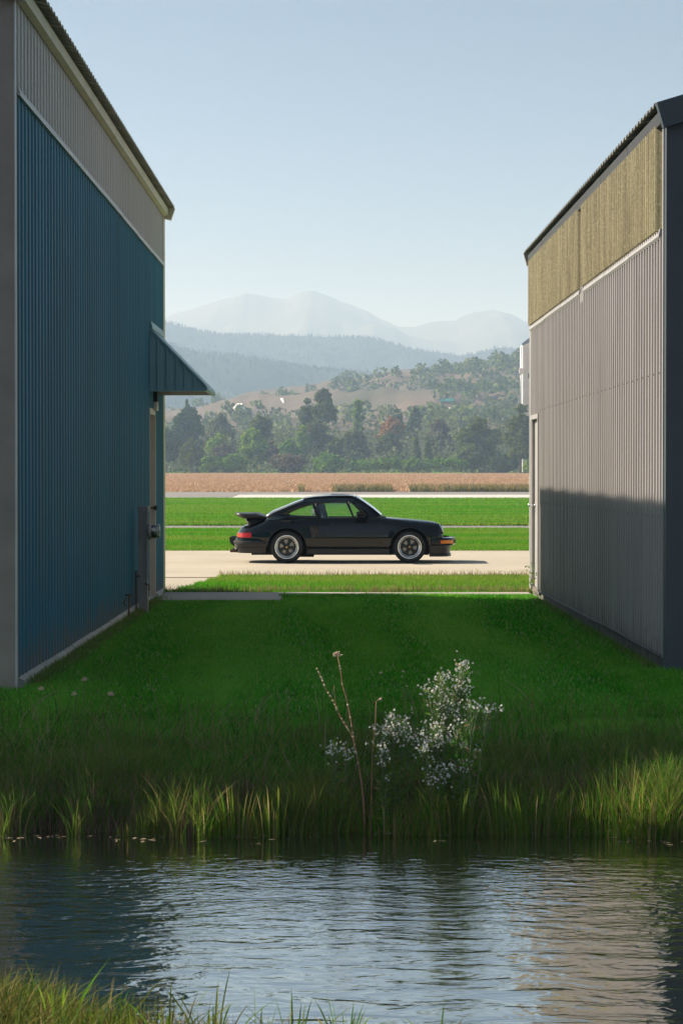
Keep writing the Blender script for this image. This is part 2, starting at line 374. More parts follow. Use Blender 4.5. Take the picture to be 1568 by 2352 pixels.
# pavements: slabs laid on a bed
def slabs(name, mat, x0, x1, y0, y1, nx, ny, z, gap=0.012, bed='footing'):
    g = MB(); g.add([(x0, y0, z - 0.016), (x1, y0, z - 0.016), (x1, y1, z - 0.016), (x0, y1, z - 0.016)], [(0, 1, 2, 3)])
    root = tag(g.build(name, M[bed], fix=False), kind='structure')
    dx = (x1 - x0) / nx; dy = (y1 - y0) / ny
    bx = MB().rbox((gap/2, gap/2, -0.03), (dx - gap/2, dy - gap/2, 0), 0.006).build('concrete_slab', mat, root)
    bx.location = (x0, y0, z)
    for i in range(nx):
        for j in range(ny):
            if i or j: dup(bx, root, (x0 + i * dx, y0 + j * dy, z + random.uniform(-0.002, 0.002)))
    return root
slabs('taxiway', M['concrete'], -67.5, 67.5, 34.6, 47.0, 9, 4, 0.03)
slabs('footpath', M['walk_concrete'], -2.47, -0.80, 28.1, 29.95, 1, 1, 0.035)
slabs('footpath', M['walk_concrete'], -0.79, 2.62, 29.2, 29.95, 3, 1, 0.035)
def sheet(name, mat, pts, z, kind='structure'):
    g = MB(); g.add([(x, y, z) for x, y in pts], [tuple(range(len(pts)))]); return tag(g.build(name, mat, fix=False), kind=kind)
ap = [(-2.44 + max(0, (q - 30)/4.7)**.75*.5, q) for q in np.linspace(30.0, 34.6, 8)]
sheet('apron', M['concrete'], [(-60, 34.59), (-60, 29.96)] + ap, 0.016)
sheet('gravel_path', M['asphalt_worn'], [(-150, 67.2), (150, 67.2), (150, 71.8), (-150, 71.8)], 0.012)
sheet('road', M['asphalt_worn'], [(-400, 165), (400, 165), (400, 237), (-400, 237)], 0.012)
sheet('runway', M['pale_concrete'], [(-8.6, 165.5), (400, 165.5), (400, 197), (-9.4, 197)], 0.03)
g = MB(); fy = np.linspace(237.5, 594, 24); fx = np.linspace(-500, 500, 21)
g.grid([[(x, y, float(H(x, y)) + 0.03) for x in fx] for y in fy]); tag(g.build('field', M['crop'], fix=False), kind='structure')

# ------------------------------------------------------------------ far hills and mountains (their ridge lines are given in picture columns, at their own distance)
def curve(pts):
    P = np.array(pts, float); return P[:, 0], P[:, 1]
def fbm(x, y, seed, scale, octv=5):
    r = np.random.default_rng(seed); out_ = np.zeros_like(x, float); a = 1.0; f = 1.0 / scale
    for o in range(octv):
        for k in range(3):
            th = r.uniform(0, 2 * math.pi); ph = r.uniform(0, 6.28)
            out_ += a * np.sin((x * math.cos(th) + y * math.sin(th)) * f * 6.28 + ph) / 3
        a *= 0.5; f *= 2.1
    return out_
def ridge(name, mat, pts, Yr, Yfront, Yback, base, rough, seed, nx=720, ny=46, xr=0.34):
    px, py = curve(pts)
    x = np.linspace(-xr * Yr, xr * Yr, nx)
    colpx = 784 + x / Yr * FPX
    top = np.array([zat(p, Yr) for p in np.interp(colpx, px, py)]) + fbm(x, x*0, seed + 50, Yr*.03, 5)*Yr*.00035
    t = np.concatenate([np.linspace(0, 1, ny - 8), np.linspace(1.1, 1.9, 8)])
    rows = []
    Hm = []
    for tt in t:
        if tt <= 1: y = Yfront + (Yr - Yfront) * tt; k = tt * tt * (3 - 2 * tt); k = 0.55 * k + 0.45 * tt
        else: y = Yr + (Yback - Yr) * (tt - 1) / 0.9; k = max(0, 1 - (tt - 1) / 0.9)
        amp = rough * math.sin(min(1, tt) * math.pi * 0.94) + rough * 0.02
        z = base + (top - base) * k + fbm(x, np.full_like(x, y), seed, Yr * 0.09) * amp
        rows.append([(a, y, b_) for a, b_ in zip(x, z)]); Hm.append(z)
    g = MB(); g.grid(rows); o = tag(g.build(name, mat, fix=False), kind='structure')
    yy = np.array([r[0][1] for r in rows]); Hm = np.array(Hm)
    def hz(qx, qy):
        i = np.clip(np.searchsorted(yy, qy) - 1, 0, len(yy) - 2); j = np.clip(np.searchsorted(x, qx) - 1, 0, len(x) - 2)
        u = np.clip((qy - yy[i]) / (yy[i+1] - yy[i]), 0, 1); v = np.clip((qx - x[j]) / (x[j+1] - x[j]), 0, 1)
        return (Hm[i, j]*(1-v) + Hm[i, j+1]*v)*(1-u) + (Hm[i+1, j]*(1-v) + Hm[i+1, j+1]*v)*u
    return hz
ground_mat('meadow_hill', [(0.30, (0.06, 0.07, 0.04)), (0.45, (0.115, 0.095, 0.065)), (0.58, (0.15, 0.11, 0.08)), (0.72, (0.10, 0.10, 0.05))], 0.006, (1, 2.2, 1))
ground_mat('forest_hill', [(0.3, (0.016, 0.034, 0.026)), (0.6, (0.028, 0.050, 0.036)), (0.8, (0.045, 0.062, 0.042))], 0.012, (1, 1, 1))
ground_mat('mountain_rock', [(0.3, (0.07, 0.08, 0.07)), (0.7, (0.13, 0.13, 0.11))], 0.002, (1, 1, 1))
MOUNT = [(-1000, 800), (-200, 770), (200, 790), (300, 760), (380, 728), (430, 714), (480, 701), (500, 697), (530, 693), (575, 679), (620, 685), (660, 690), (690, 675), (720, 672), (745, 681), (790, 694),
         (840, 712), (880, 735), (910, 749), (950, 756), (980, 750), (1015, 746), (1040, 745), (1065, 729), (1100, 719), (1128, 712), (1160, 724), (1190, 742), (1225, 736), (1300, 700), (1500, 690), (2600, 740)]
BLUE2 = [(-900, 660), (0, 700), (300, 735), (380, 748), (425, 758), (450, 764), (560, 768), (640, 772), (720, 776), (800, 780), (880, 791), (960, 802), (1040, 811), (1060, 812), (1110, 806), (1135, 800), (1170, 800), (1230, 805), (1500, 790), (2500, 780)]
BLUE1 = [(-900, 720), (100, 770), (330, 788), (400, 795), (430, 803), (500, 815), (560, 823), (640, 833), (700, 842), (760, 848), (870, 860), (980, 873), (1200, 900), (1500, 930), (2500, 960)]
BROWN = [(-900, 960), (200, 950), (380, 944), (470, 938), (520, 926), (580, 912), (640, 897), (700, 893), (780, 879), (830, 868), (880, 858), (950, 855), (1000, 850), (1060, 840), (1140, 828), (1195, 819), (1260, 812), (1500, 800), (2500, 790)]
hz_m = ridge('mountain', M['mountain_rock'], MOUNT, 6500, 4300, 7200, 60, 45, 3)
hz_2 = ridge('hill_far', M['forest_hill'], BLUE2, 3600, 2700, 4000, 45, 22, 5)
hz_1 = ridge('hill_middle', M['forest_hill'], BLUE1, 2600, 1850, 2900, 30, 16, 8)
hz_b = ridge('hill_near', M['meadow_hill'], BROWN, 1600, 620, 1900, 2.0, 6.5, 11, ny=60)

# spiky woods that read as one mass along the ridges
def woods(name, hz, n, Y0, Y1, half, h0, h1, mat, label, keep=None, seed=1, cone=True):
    r = np.random.default_rng(seed); vs_ = []; fs_ = []
    x = r.uniform(-half, half, n); y = Y1 - (Y1 - Y0) * r.uniform(0, 1, n) ** 1.5
    if keep is not None: k = keep(x, y); x, y = x[k], y[k]
    z = hz(x, y); V = []; F = []; b0 = 0
    for i in range(len(x)):
        h = r.uniform(h0, h1); w = h * (r.uniform(0.16, 0.26) if cone else r.uniform(0.45, 0.7)); a = r.uniform(0, 6.28)
        if cone:
            for lay in (0.0, 0.35):
                b = len(V); ww = w * (1 - lay)
                V += [(x[i] + ww*math.cos(a+k*1.2566), y[i] + ww*math.sin(a+k*1.2566), z[i] + h*(0.08+lay)) for k in range(5)] + [(x[i], y[i], z[i] + h*(0.62+lay*1.08))]
                F += [(b+k, b+(k+1) % 5, b+5) for k in range(5)]
        else:
            m_ = 34; u = r.normal(0, 1, (m_, 3)); u /= np.linalg.norm(u, axis=1)[:, None]; u[:, 2] = np.abs(u[:, 2])
            rad = r.uniform(0.75, 1.05, m_)[:, None]
            cc = np.array([x[i], y[i], z[i] + h*0.25]) + u*rad*np.array([w, w, h*0.72])
            for q in range(m_):
                e1 = r.normal(0, 1, 3); e1 /= np.linalg.norm(e1); e2 = np.cross(e1, u[q] + r.normal(0, .4, 3)); e2 /= np.linalg.norm(e2) + 1e-6
                s_ = h*r.uniform(.10, .2); b = len(V); V += [tuple(cc[q] - e1*s_), tuple(cc[q] + e2*s_*.8), tuple(cc[q] + e1*s_), tuple(cc[q] - e2*s_*.8)]; F.append((b, b+1, b+2, b+3))
    g = MB(); g.add(V, F); return tag(g.build(name, mat, fix=False), label, 'woods', kind='stuff')
woods('conifer_woods', hz_2, 14000, 2900, 3604, 1140, 3.3, 7.2, M['leaf_fir'], 'distant blue conifer woods lining the second ridge', seed=2)
woods('conifer_woods', hz_1, 14000, 2050, 2604, 860, 2.4, 5.4, M['leaf_fir'], 'blue grey conifer woods lining the lower left ridge', seed=4)
def patch(x, y):
    px = 784 + x / y * FPX
    y = y / 1.52; x = x / 1.52
    n_ = fbm(x, y, 21, 160, 4)
    right = (px > 985) & (y > 640) & (y < 930)
    band = (y > 790) & (y < 860) & (n_ > 0.1) & (px > 640) & (px < 1000)
    low = (y < 640) & (n_ > -0.1)
    return right | band | low | (n_ > 0.7)
woods('hillside_woods', hz_b, 7500, 700, 1520, 350, 4.2, 9.0, M['leaf_olive'], 'hazy broadleaf woods in patches on the brown hillside', keep=patch, seed=6, cone=False)

# ------------------------------------------------------------------ hangars
def rib_profile(width, ribs, h, top=0.035, ramp_=0.014, sgn=1):
    p = width / ribs; pts = [(0.0, 0.0)]
    for i in range(ribs):
        c_ = (i + 0.5) * p
        pts += [(c_ - top/2 - ramp_, 0), (c_ - top/2, sgn*h), (c_ + top/2, sgn*h), (c_ + top/2 + ramp_, 0)]
        if p > 0.15: pts += [((i+1)*p - 0.012, 0), ((i+1)*p - 0.008, sgn*h*0.25), ((i+1)*p - 0.001, sgn*h*0.25)] if i < ribs-1 else []
    pts.append((width - 0.004, 0)); pts.append((width - 0.003, sgn*0.003)); pts.append((width, sgn*0.003)); return pts
def sine_profile(width, waves, h, sgn=1):
    n = waves * 8; return [(width*i/n, sgn*h*(0.5 - 0.5*math.cos(2*math.pi*waves*i/n))) for i in range(n+1)]
def sheet_mesh(name, prof, z0, z1, mat, parent, smooth=False):
    g = MB(); g.grid([[(x, y, z0) for y, x in prof], [(x, y, z1) for y, x in prof]], smooth); return g.build(name, mat, parent, fix=False)
def run(o, parent, y0, w, n, jitter=0.0):
    o.location = (0, y0, 0)
    for i in range(1, n): dup(o, parent, (random.uniform(-jitter, jitter), y0 + i*w, 0))
def segments(name, mat, parent, make, y0, y1, n, gap=0.01, sag=0.0):
    L = (y1 - y0) / n; g = MB(); make(g, L - gap); o = g.build(name, mat, parent); o.location = (0, y0 + gap/2, 0)
    for i in range(1, n):
        c = dup(o, parent, (0, y0 + gap/2 + i*L, random.uniform(-sag, sag)))
        c.rotation_euler = (random.uniform(-sag, sag) * 0.3, 0, 0)

# --- blue hangar
BX, BY, BL = -2.535, 16.7, 13.7
blue = tag(empty('blue_hangar', (BX, BY, 0)), 'long hangar clad in blue ribbed steel with pale upper band and door awning', 'building')
SL = 0.225; ZE = 5.47; OH = 0.16; RX = -6.5
def roof_z(x): return ZE + SL * (OH - x) if x > RX else ZE + SL * (OH - RX) - SL * (RX - x)
sw = 11.5 / 12
run(sheet_mesh('wall_panel', rib_profile(sw, 5, 0.013), 0.06, 4.645, M['blue_steel'], blue), blue, 0, sw, 12, 0.0015)
o = sheet_mesh('wall_panel', rib_profile(0.8, 4, 0.013), 2.56, 4.645, M['blue_steel'], blue); o.location = (0, 11.5, 0)
o = sheet_mesh('wall_panel', rib_profile(1.4, 8, 0.013), 0.06, 4.645, M['blue_steel'], blue); o.location = (0, 12.3, 0)
uw = BL / 15
run(sheet_mesh('upper_panel', rib_profile(uw, 5, 0.013), 4.66, 5.40, M['upper_steel'], blue), blue, 0, uw, 15, 0.0015)
segments('band_trim', M['white_trim'], blue, lambda g, L: g.prism([(0.004, 4.625), (0.034, 4.62), (0.036, 4.645), (0.018, 4.685), (0.004, 4.685)], 'y', 0, L), 0, BL, 7, 0.012, 0.004)
segments('eave_trim', M['cream_trim'], blue, lambda g, L: g.prism([(0.016, 5.345), (0.075, 5.36), (0.08, 5.455), (0.016, 5.47)], 'y', 0, L), -0.2, BL + 0.02, 6, 0.012, 0.003)
segments('base_sill', M['base_concrete'], blue, lambda g, L: g.prism([(0, -0.1), (0.05, -0.1), (0.05, 0.055), (0.015, 0.075), (0, 0.075)], 'y', 0, L), 0, 11.48, 7, 0.02, 0.006)
segments('base_sill', M['base_concrete'], blue, lambda g, L: g.prism([(0, -0.1), (0.05, -0.1), (0.05, 0.055), (0.015, 0.075), (0, 0.075)], 'y', 0, L), 12.32, 13.7, 1)
g = MB(); g.box((-0.3, 0, -0.1), (-0.004, 11.5, 5.46)).box((-0.3, 12.3, -0.1), (-0.004, BL, 5.46)).box((-0.3, 11.5, 2.56), (-0.004, 12.3, 5.46)).box((-0.3, 11.5, -0.1), (-0.14, 12.3, 2.56))
g.build('wall_core', M['front_render'], blue); MB().box((-19.3, 0, -0.1), (-19, BL, 5.46)).build('side_wall', M['front_render'], blue)
gable = lambda x1: [(-19.2, -0.1), (x1, -0.1), (x1, roof_z(x1) - 0.05), (RX, roof_z(RX) - 0.05), (-19.2, roof_z(-19.2) - 0.05)]
MB().prism(gable(0.012), 'y', -0.14, -0.003).build('front_wall', M['front_render'], blue)
MB().prism(gable(-0.05), 'y', BL + 0.003, BL + 0.12).build('rear_wall', M['blue_steel'], blue)
g = MB(); g.box((0.012, -0.15, 0.0), (0.022, -0.10, 5.36)).build('corner_trim', M['white_trim'], blue)
g = MB(); g.prism([(-0.06, BL - 0.09), (0.02, BL - 0.09), (0.024, BL + 0.13), (-0.06, BL + 0.13)], 'z', 0.0, 5.36).build('corner_trim', M['cream_trim'], blue)
# roof sheets, ribs running up the slope
def roof_sheet(parent, xe, xr, y0, w, n, mat, ribs, h, zf):
    prof = rib_profile(w, ribs, h, 0.05, 0.03)
    g = MB(); g.grid([[(xe, y, zf(xe) + hh) for y, hh in prof], [(xr, y, zf(xr) + hh) for y, hh in prof]], False)
    o = g.build('roof_panel', mat, parent, fix=False); run(o, parent, y0, w, n)
rw = (BL + 0.32) / 16
roof_sheet(blue, OH, RX, -0.2, rw, 16, M['roof_steel'], 5, 0.034, roof_z)
roof_sheet(blue, -19.4, RX, -0.2, rw, 16, M['roof_steel'], 5, 0.034, roof_z)
def rake(y0, y1, mat, d=0.17, x0=-19.4, x1=0.17):
    nx_ = 0.0
    top = [(x1, roof_z(x1) - 0.004), (RX, roof_z(RX) - 0.004), (x0, roof_z(x0) - 0.004)]
    bot = [(x0, roof_z(x0) - d), (RX, roof_z(RX) - d), (x1 - 0.055, roof_z(x1) - d)]
    MB().prism(top + bot, 'y', y0, y1).build('rake_trim', mat, blue)
rake(BL + 0.03, BL + 0.13, M['cream_trim']); rake(-0.23, -0.15, M['cream_trim'])
# door in its recess
dr = MB().rbox((-0.12, 11.53, 0.05), (-0.08, 12.27, 2.47), 0.004).build('door', M['door_cream'], blue)
MB().box((-0.14, 11.5, 0.03), (0.016, 11.53, 2.56)).build('frame', M['door_cream'], dr)
MB().box((-0.14, 12.27, 0.03), (0.02, 12.315, 2.56)).build('frame', M['door_cream'], dr)
MB().box((-0.14, 11.53, 2.48), (0.016, 12.27, 2.56)).build('frame', M['door_cream'], dr)
MB().box((-0.14, 11.53, 0.0), (0.03, 12.27, 0.04)).build('threshold', M['galvanised'], dr)
for zz in (0.45, 1.25, 2.1): MB().box((-0.082, 12.22, zz), (-0.07, 12.268, zz + 0.12)).build('hinge', M['rust'], dr)
g = MB(); g.lathe([(0.0, 0), (0.028, 0), (0.028, 0.012), (0.011, 0.016), (0.011, 0.075), (0.032, 0.095), (0.032, 0.125), (0, 0.13)], 14, 'x', (-0.08, 12.2, 1.23)).build('knob', M['dark_gap'], dr)
MB().rbox((-0.02, 12.08, 2.54), (0.06, 12.29, 2.66), 0.006).build('door_closer', M['white_trim'], dr)
MB().rbox((0.014, 12.1, 2.60), (0.06, 12.2, 2.79), 0.004).build('wall_lamp', M['dark_gap'], blue)
# awning
aw = MB().prism([(0.0, 2.79), (0.005, 2.79), (0.735, 2.79), (0.735, 2.845), (0.0, 3.60)], 'y', 11.505, 11.52).build('awning', M['awning_steel'], blue)
SEAM = [0.0, 0.125, 0.245, 0.37, 0.48, 0.60, 0.725]
zs_ = lambda x: 3.60 - (3.60 - 2.845) * x / 0.735
for i in range(6):
    a, b_ = SEAM[i] + 0.017, SEAM[i+1] - 0.017
    MB().prism([(a, 2.80), (b_, 2.80), (b_, zs_(b_) - 0.012), (a, zs_(a) - 0.012)], 'y', 11.497, 11.505).build('side_panel', M['awning_steel'], aw)
for x in SEAM[1:]:
    MB().prism([(x - 0.013, 2.80), (x + 0.013, 2.80), (x + 0.013, zs_(x + .013) - 0.01), (x - 0.013, zs_(x - .013) - 0.01)], 'y', 11.476, 11.505).build('seam_rib', M['awning_steel'], aw)
MB().prism([(-0.0, 3.60), (0.735, 2.845), (0.745, 2.87), (0.0, 3.638)], 'y', 11.47, 13.3).build('awning_roof', M['awning_steel'], aw)
MB().prism([(0.0, 2.775), (0.745, 2.775), (0.775, 2.79), (0.775, 2.815), (0.755, 2.835), (0.74, 2.80), (0.0, 2.797)], 'y', 11.468, 11.502).build('bottom_rail', M['awning_steel'], aw)
MB().prism([(0.735, 2.775), (0.775, 2.79), (0.775, 2.82), (0.745, 2.87), (0.735, 2.86)], 'y', 11.503, 13.3).build('gutter_lip', M['awning_steel'], aw)
MB().prism([(0.0, 2.80), (0.735, 2.80), (0.735, 2.84), (0.0, 3.595)], 'y', 13.27, 13.29).build('side_panel', M['awning_steel'], aw)
MB().prism([(0.015, 3.645), (0.05, 3.60), (0.05, 3.64), (0.03, 3.70), (0.015, 3.70)], 'y', 11.47, 13.3).build('wall_flashing', M['awning_steel'], aw)
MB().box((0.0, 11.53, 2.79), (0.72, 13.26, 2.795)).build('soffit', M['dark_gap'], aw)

# --- electric meter on its post, conduit pipes by the wall
ped = tag(empty('meter_post', (-2.39, 25.9, 0)), 'grey steel post carrying a round electric meter beside the blue wall', 'meter post')
MB().rbox((-0.062, -0.06, -0.15), (0.050, 0.05, 1.27), 0.006).build('post', M['post_grey'], ped)
MB().rbox((-0.068, -0.066, 1.23), (0.058, 0.056, 1.295), 0.006).build('post_cap', M['post_grey'], ped)
MB().box((0.028, -0.078, 0.42), (0.056, -0.061, 1.24)).build('cover_strip', M['post_grey'], ped)
MB().tube([(0.02, -0.085, 0.36), (0.07, -0.085, 0.34), (0.07, -0.085, 0.28)], 0.011, 6).build('latch', M['rust'], ped)
sk = MB().lathe([(0, 0), (0.10, 0), (0.105, 0.02), (0.092, 0.045), (0, 0.045)], 20, 'x', (0.05, 0.0, 0.99)).build('meter_socket', M['post_grey'], ped)
MB().lathe([(0.082, 0.045), (0.082, 0.13), (0.07, 0.145), (0, 0.147)], 20, 'x', (0.05, 0.0, 0.99)).build('meter_cover', M['meter_glass'], sk)
MB().lathe([(0, 0.046), (0.074, 0.046), (0.074, 0.11), (0, 0.112)], 20, 'x', (0.05, 0.0, 0.99)).build('meter_body', M['galvanised'], sk)
MB().box((0.10, -0.0838, 1.0), (0.15, -0.0815, 1.03)).build('meter_tag', M['sticker_white'], sk)
pp = tag(empty('standpipe', (-2.44, 24.55, 0)), 'thin rusty pipe with a tap standing against the blue wall base', 'pipe')
MB().tube([(0, 0, -0.1), (0, 0, 0.30)], 0.011, 7).build('pipe', M['rust'], pp)
MB().tube([(-0.04, 0, 0.29), (0.03, 0, 0.29)], 0.012, 6).build('tap', M['rust'], pp)
MB().tube([(-0.03, 0, 0.16), (-0.06, -0.01, 0.20), (-0.03, -0.01, 0.25)], 0.007, 5).build('hose_hook', M['rust'], pp)
pp = tag(empty('standpipe', (-2.465, 25.72, 0)), 'short dark pipe with a valve close beside the grey meter post', 'pipe')
MB().tube([(0, 0, -0.1), (0, 0, 0.52)], 0.013, 7).build('pipe', M['rust'], pp)
MB().tube([(0, 0, 0.45), (0.05, -0.01, 0.46)], 0.011, 6).build('valve', M['rust'], pp)

# --- grey hangar
grey = tag(empty('grey_hangar', (2.757, 18.3, 0), math.atan(0.09 / 11.7)), 'grey ribbed hangar with mossy yellow fibreglass band, half in shadow', 'building')
GL = 11.7; GE = 4.79
def groof(x): return GE + 0.3 * (x + 0.10) if x < 9 else GE + 0.3 * 9.10 - 0.3 * (x - 9)
gw = 10.5 / 11
run(sheet_mesh('wall_panel', rib_profile(gw, 6, 0.03, 0.045, 0.016, -1), 0.13, 3.71, M['grey_steel'], grey), grey, 0, gw, 11, 0.002)
o = sheet_mesh('wall_panel', rib_profile(0.95, 6, 0.03, 0.045, 0.016, -1), 2.50, 3.71, M['grey_steel'], grey); o.location = (0, 10.5, 0)
o = sheet_mesh('wall_panel', rib_profile(0.25, 2, 0.03, 0.045, 0.016, -1), 0.13, 3.71, M['grey_steel'], grey); o.location = (0, 11.45, 0)
fw1 = 5.4 / 6; fw2 = 5.85 / 6
run(sheet_mesh('fibreglass_panel', sine_profile(fw1, 7, 0.07, -1), 3.76, 4.66, M['fibreglass'], grey, True), grey, 0.1, fw1, 6, 0.002)
run(sheet_mesh('fibreglass_panel', sine_profile(fw2, 8, 0.07, -1), 3.76, 4.66, M['fibreglass'], grey, True), grey, 5.78, fw2, 6, 0.002)
o = sheet_mesh('divider_strip', rib_profile(0.30, 2, 0.022, 0.05, 0.016, -1), 3.60, 4.66, M['grey_steel'], grey); o.location = (-0.012, 5.49, 0)
segments('band_trim', M['grey_trim'], grey, lambda g, L: g.prism([(-0.004, 3.695), (-0.03, 3.69), (-0.044, 3.71), (-0.03, 3.775), (-0.004, 3.775)], 'y', 0, L), 0.06, 5.46, 3, 0.012, 0.005)
segments('band_trim', M['grey_trim'], grey, lambda g, L: g.prism([(-0.004, 3.695), (-0.03, 3.69), (-0.044, 3.71), (-0.03, 3.775), (-0.004, 3.775)], 'y', 0, L), 5.82, 11.7, 3, 0.012, 0.005)
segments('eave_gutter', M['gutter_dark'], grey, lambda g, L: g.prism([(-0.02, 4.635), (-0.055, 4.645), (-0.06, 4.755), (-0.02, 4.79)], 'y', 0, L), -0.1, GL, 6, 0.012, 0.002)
g = MB(); g.box((0.004, 0, 0.1), (0.3, 10.5, 4.78)).box((0.004, 11.45, 0.1), (0.3, GL, 4.78)).box((0.004, 10.5, 2.5), (0.3, 11.45, 4.78)).box((0.1, 10.5, 0.1), (0.3, 11.45, 2.5))
g.build('wall_core', M['charcoal_steel'], grey); MB().box((18, 0, 0), (18.3, GL, 4.78)).build('side_wall', M['charcoal_steel'], grey)
segments('footing', M['footing'], grey, lambda g, L: g.box((0.012, 0, -0.2), (0.25, L, 0.12)), 0, GL, 6, 0.015, 0.006)
segments('base_flashing', M['gutter_dark'], grey, lambda g, L: g.prism([(-0.002, 0.118), (-0.03, 0.108), (-0.033, 0.114), (-0.002, 0.132)], 'y', 0, L), 0, 10.5, 5, 0.01, 0.008)
gg_ = lambda x0: [(x0, 0.0), (18.2, 0.0), (18.2, groof(18.2) - 0.03), (9, groof(9) - 0.03), (x0, groof(x0) - 0.03)]
MB().prism(gg_(-0.012), 'y', -0.16, -0.003).build('front_wall', M['charcoal_steel'], grey)
MB().prism(gg_(0.05), 'y', GL + 0.003, GL + 0.12).build('rear_wall', M['slate_blue'], grey)
MB().box((-0.022, -0.05, 0.1), (0.02, -0.001, 4.66)).build('corner_trim', M['grey_trim'], grey)
MB().prism([(-0.024, GL - 0.10), (0.04, GL - 0.10), (0.04, GL + 0.13), (-0.024, GL + 0.13)], 'z', 0.08, 4.7).build('corner_trim', M['grey_trim'], grey)
prof = rib_profile((GL + 0.3) / 13, 5, 0.034, 0.05, 0.03)
for (xa, xb) in ((-0.10, 9.0), (18.4, 9.0)):
    g = MB(); g.grid([[(xa, y, groof(xa) + h) for y, h in prof], [(xb, y, groof(xb) + h) for y, h in prof]], False)
    o = g.build('roof_panel', M['roof_steel'], grey, fix=False); run(o, grey, -0.15, (GL + 0.3) / 13, 13)
def grake(y0, y1, mat, d, dx):
    MB().prism([(-0.11, groof(-0.11) + 0.012), (9, groof(9) + 0.012), (18.4, groof(18.4) + 0.012), (18.4, groof(18.4) - d), (9, groof(9) - d), (-0.11 + dx, groof(-0.11) - d)], 'y', y0, y1).build('rake_trim', mat, grey)
grake(GL + 0.14, GL + 0.22, M['grey_trim'], 0.17, 0.05); grake(-0.26, -0.17, M['charcoal_steel'], 0.20, 0.06)
for zz in (2.54, 1.305):
    g = MB()
    for i in range(33):
        y = (2*i + 0.5) * 10.5 / 66; g.box((-0.036, y - 0.006, zz - 0.006), (-0.0295, y + 0.006, zz + 0.006))
    tag(g.build('screw_row', M['screw'], grey), kind='stuff')
dr = MB().rbox((0.01, 10.56, 0.13), (0.05, 11.39, 2.44), 0.004).build('door', M['grey_trim'], grey)
MB().box((-0.04, 10.5, 0.1), (0.06, 10.56, 2.5)).build('frame', M['grey_trim'], dr)
MB().box((-0.03, 11.39, 0.1), (0.06, 11.45, 2.5)).build('frame', M['grey_trim'], dr)
MB().box((-0.045, 10.47, 2.44), (0.06, 11.46, 2.5)).build('frame', M['grey_trim'], dr)
MB().box((-0.02, 10.5, 0.06), (0.08, 11.45, 0.13)).build('threshold', M['footing'], dr)
g = MB(); g.lathe([(0, 0.0), (0.026, 0), (0.026, -0.012), (0.010, -0.016), (0.010, -0.055), (0.026, -0.065), (0.028, -0.095), (0, -0.10)], 14, 'x', (0.01, 11.3, 1.255)).build('knob', M['chrome'], dr)

# --- white feed tower far behind the grey hangar
tw = tag(empty('feed_tower', (at(1222, 900, 602).x, 602, 3.0)), 'tall white metal tower with blue roof rising behind the grey hangar', 'tower')
zt = (zat(784, 602) - 3)/1.45; tw.scale = (1.45, 1.45, 1.45)
MB().prism([(-1.9, 0), (4, 0), (4, zt + 1.5), (1.0, zt + 1.4), (-1.9, zt - 0.6)], 'y', 0, 5).build('wall', M['white_paint'], tw)
for i in range(7): MB().box((-1.7 + i*0.55, -0.12, 9), (-1.45 + i*0.55, -0.005, zt - 2.2)).build('cladding_rib', M['house_white'], tw)
MB().prism([(-2.05, zt - 0.9), (-2.05, zt - 0.4), (1.0, zt + 1.9), (4, zt + 2), (4, zt + 0.6), (1.0, zt + 0.6)], 'y', -0.3, -0.01).build('roof', M['slate_blue'], tw)
MB().tube([(-2.25, -0.2, 4), (-2.25, -0.2, zt - 1)], 0.13, 6).build('down_pipe', M['galvanised'], tw)
MB().rbox((-2.6, -0.5, zt - 6.4), (-1.95, -0.05, zt - 5.2), 0.05).build('vent_box', M['white_paint'], tw)
g = MB()
for i in range(9): g.tube([(-2.7, -0.3, 11 + i*0.45), (-2.3, -0.3, 11 + i*0.45)], 0.04, 4)
g.tube([(-2.7, -0.3, 10), (-2.7, -0.3, 15)], 0.05, 4).tube([(-2.3, -0.3, 10), (-2.3, -0.3, 15)], 0.05, 4)
tag(g.build('ladder', M['galvanised'], tw))
MB().box((-0.9, -0.14, zt - 7.2), (-0.6, -0.121, zt - 6.2)).build('window', M['slate_blue'], tw)

# ------------------------------------------------------------------ car (front to +X, centred; Z = 0 on the concrete)
K = 335.7
def cx(zx): return (zx - 772) / K
def cz(zy): return (493 - zy) / K
car = tag(empty('sports_car', (at(787, 1298, 40.0).x - 0.0, 40.9, 0.03)), 'glossy black classic coupe with whale tail spoiler parked on the concrete', 'car')
XR, XF, ZW, RA = cx(420), cx(1192), 0.307, 0.366
def interp(pts):
    P = sorted(pts); a = np.array([p[0] for p in P]); b_ = np.array([p[1] for p in P]); return lambda x: float(np.interp(x, a, b_))
def smooth_interp(pts, w=0.05):
    f_ = interp(pts); return lambda x: sum(f_(x + d * w) * k for d, k in ((-1, .15), (-.5, .2), (0, .3), (.5, .2), (1, .15)))
Wf = smooth_interp([(-1.985, .50), (-1.96, .62), (-1.90, .72), (-1.80, .785), (-1.65, .835), (-1.40, .872), (-1.05, .885), (-0.80, .868), (-0.62, .825), (-0.45, .80), (0.0, .798), (0.6, .798), (0.85, .802), (1.05, .826), (1.25, .835), (1.45, .825), (1.62, .80), (1.75, .765), (1.84, .715), (1.90, .64)], 0.04)
ZS = smooth_interp([(cx(108), cz(300)), (cx(118), cz(284)), (cx(140), cz(264)), (cx(180), cz(255)), (cx(230), cz(240)), (cx(290), cz(215)), (cx(340), cz(212)), (cx(430), cz(209)), (cx(1000), cz(209)), (cx(1030), cz(207)), (cx(1080), cz(212)), (cx(1200), cz(222)), (cx(1300), cz(231)), (cx(1365), cz(239)), (cx(1385), cz(252)), (cx(1400), cz(280)), (cx(1412), cz(310))], 0.015)
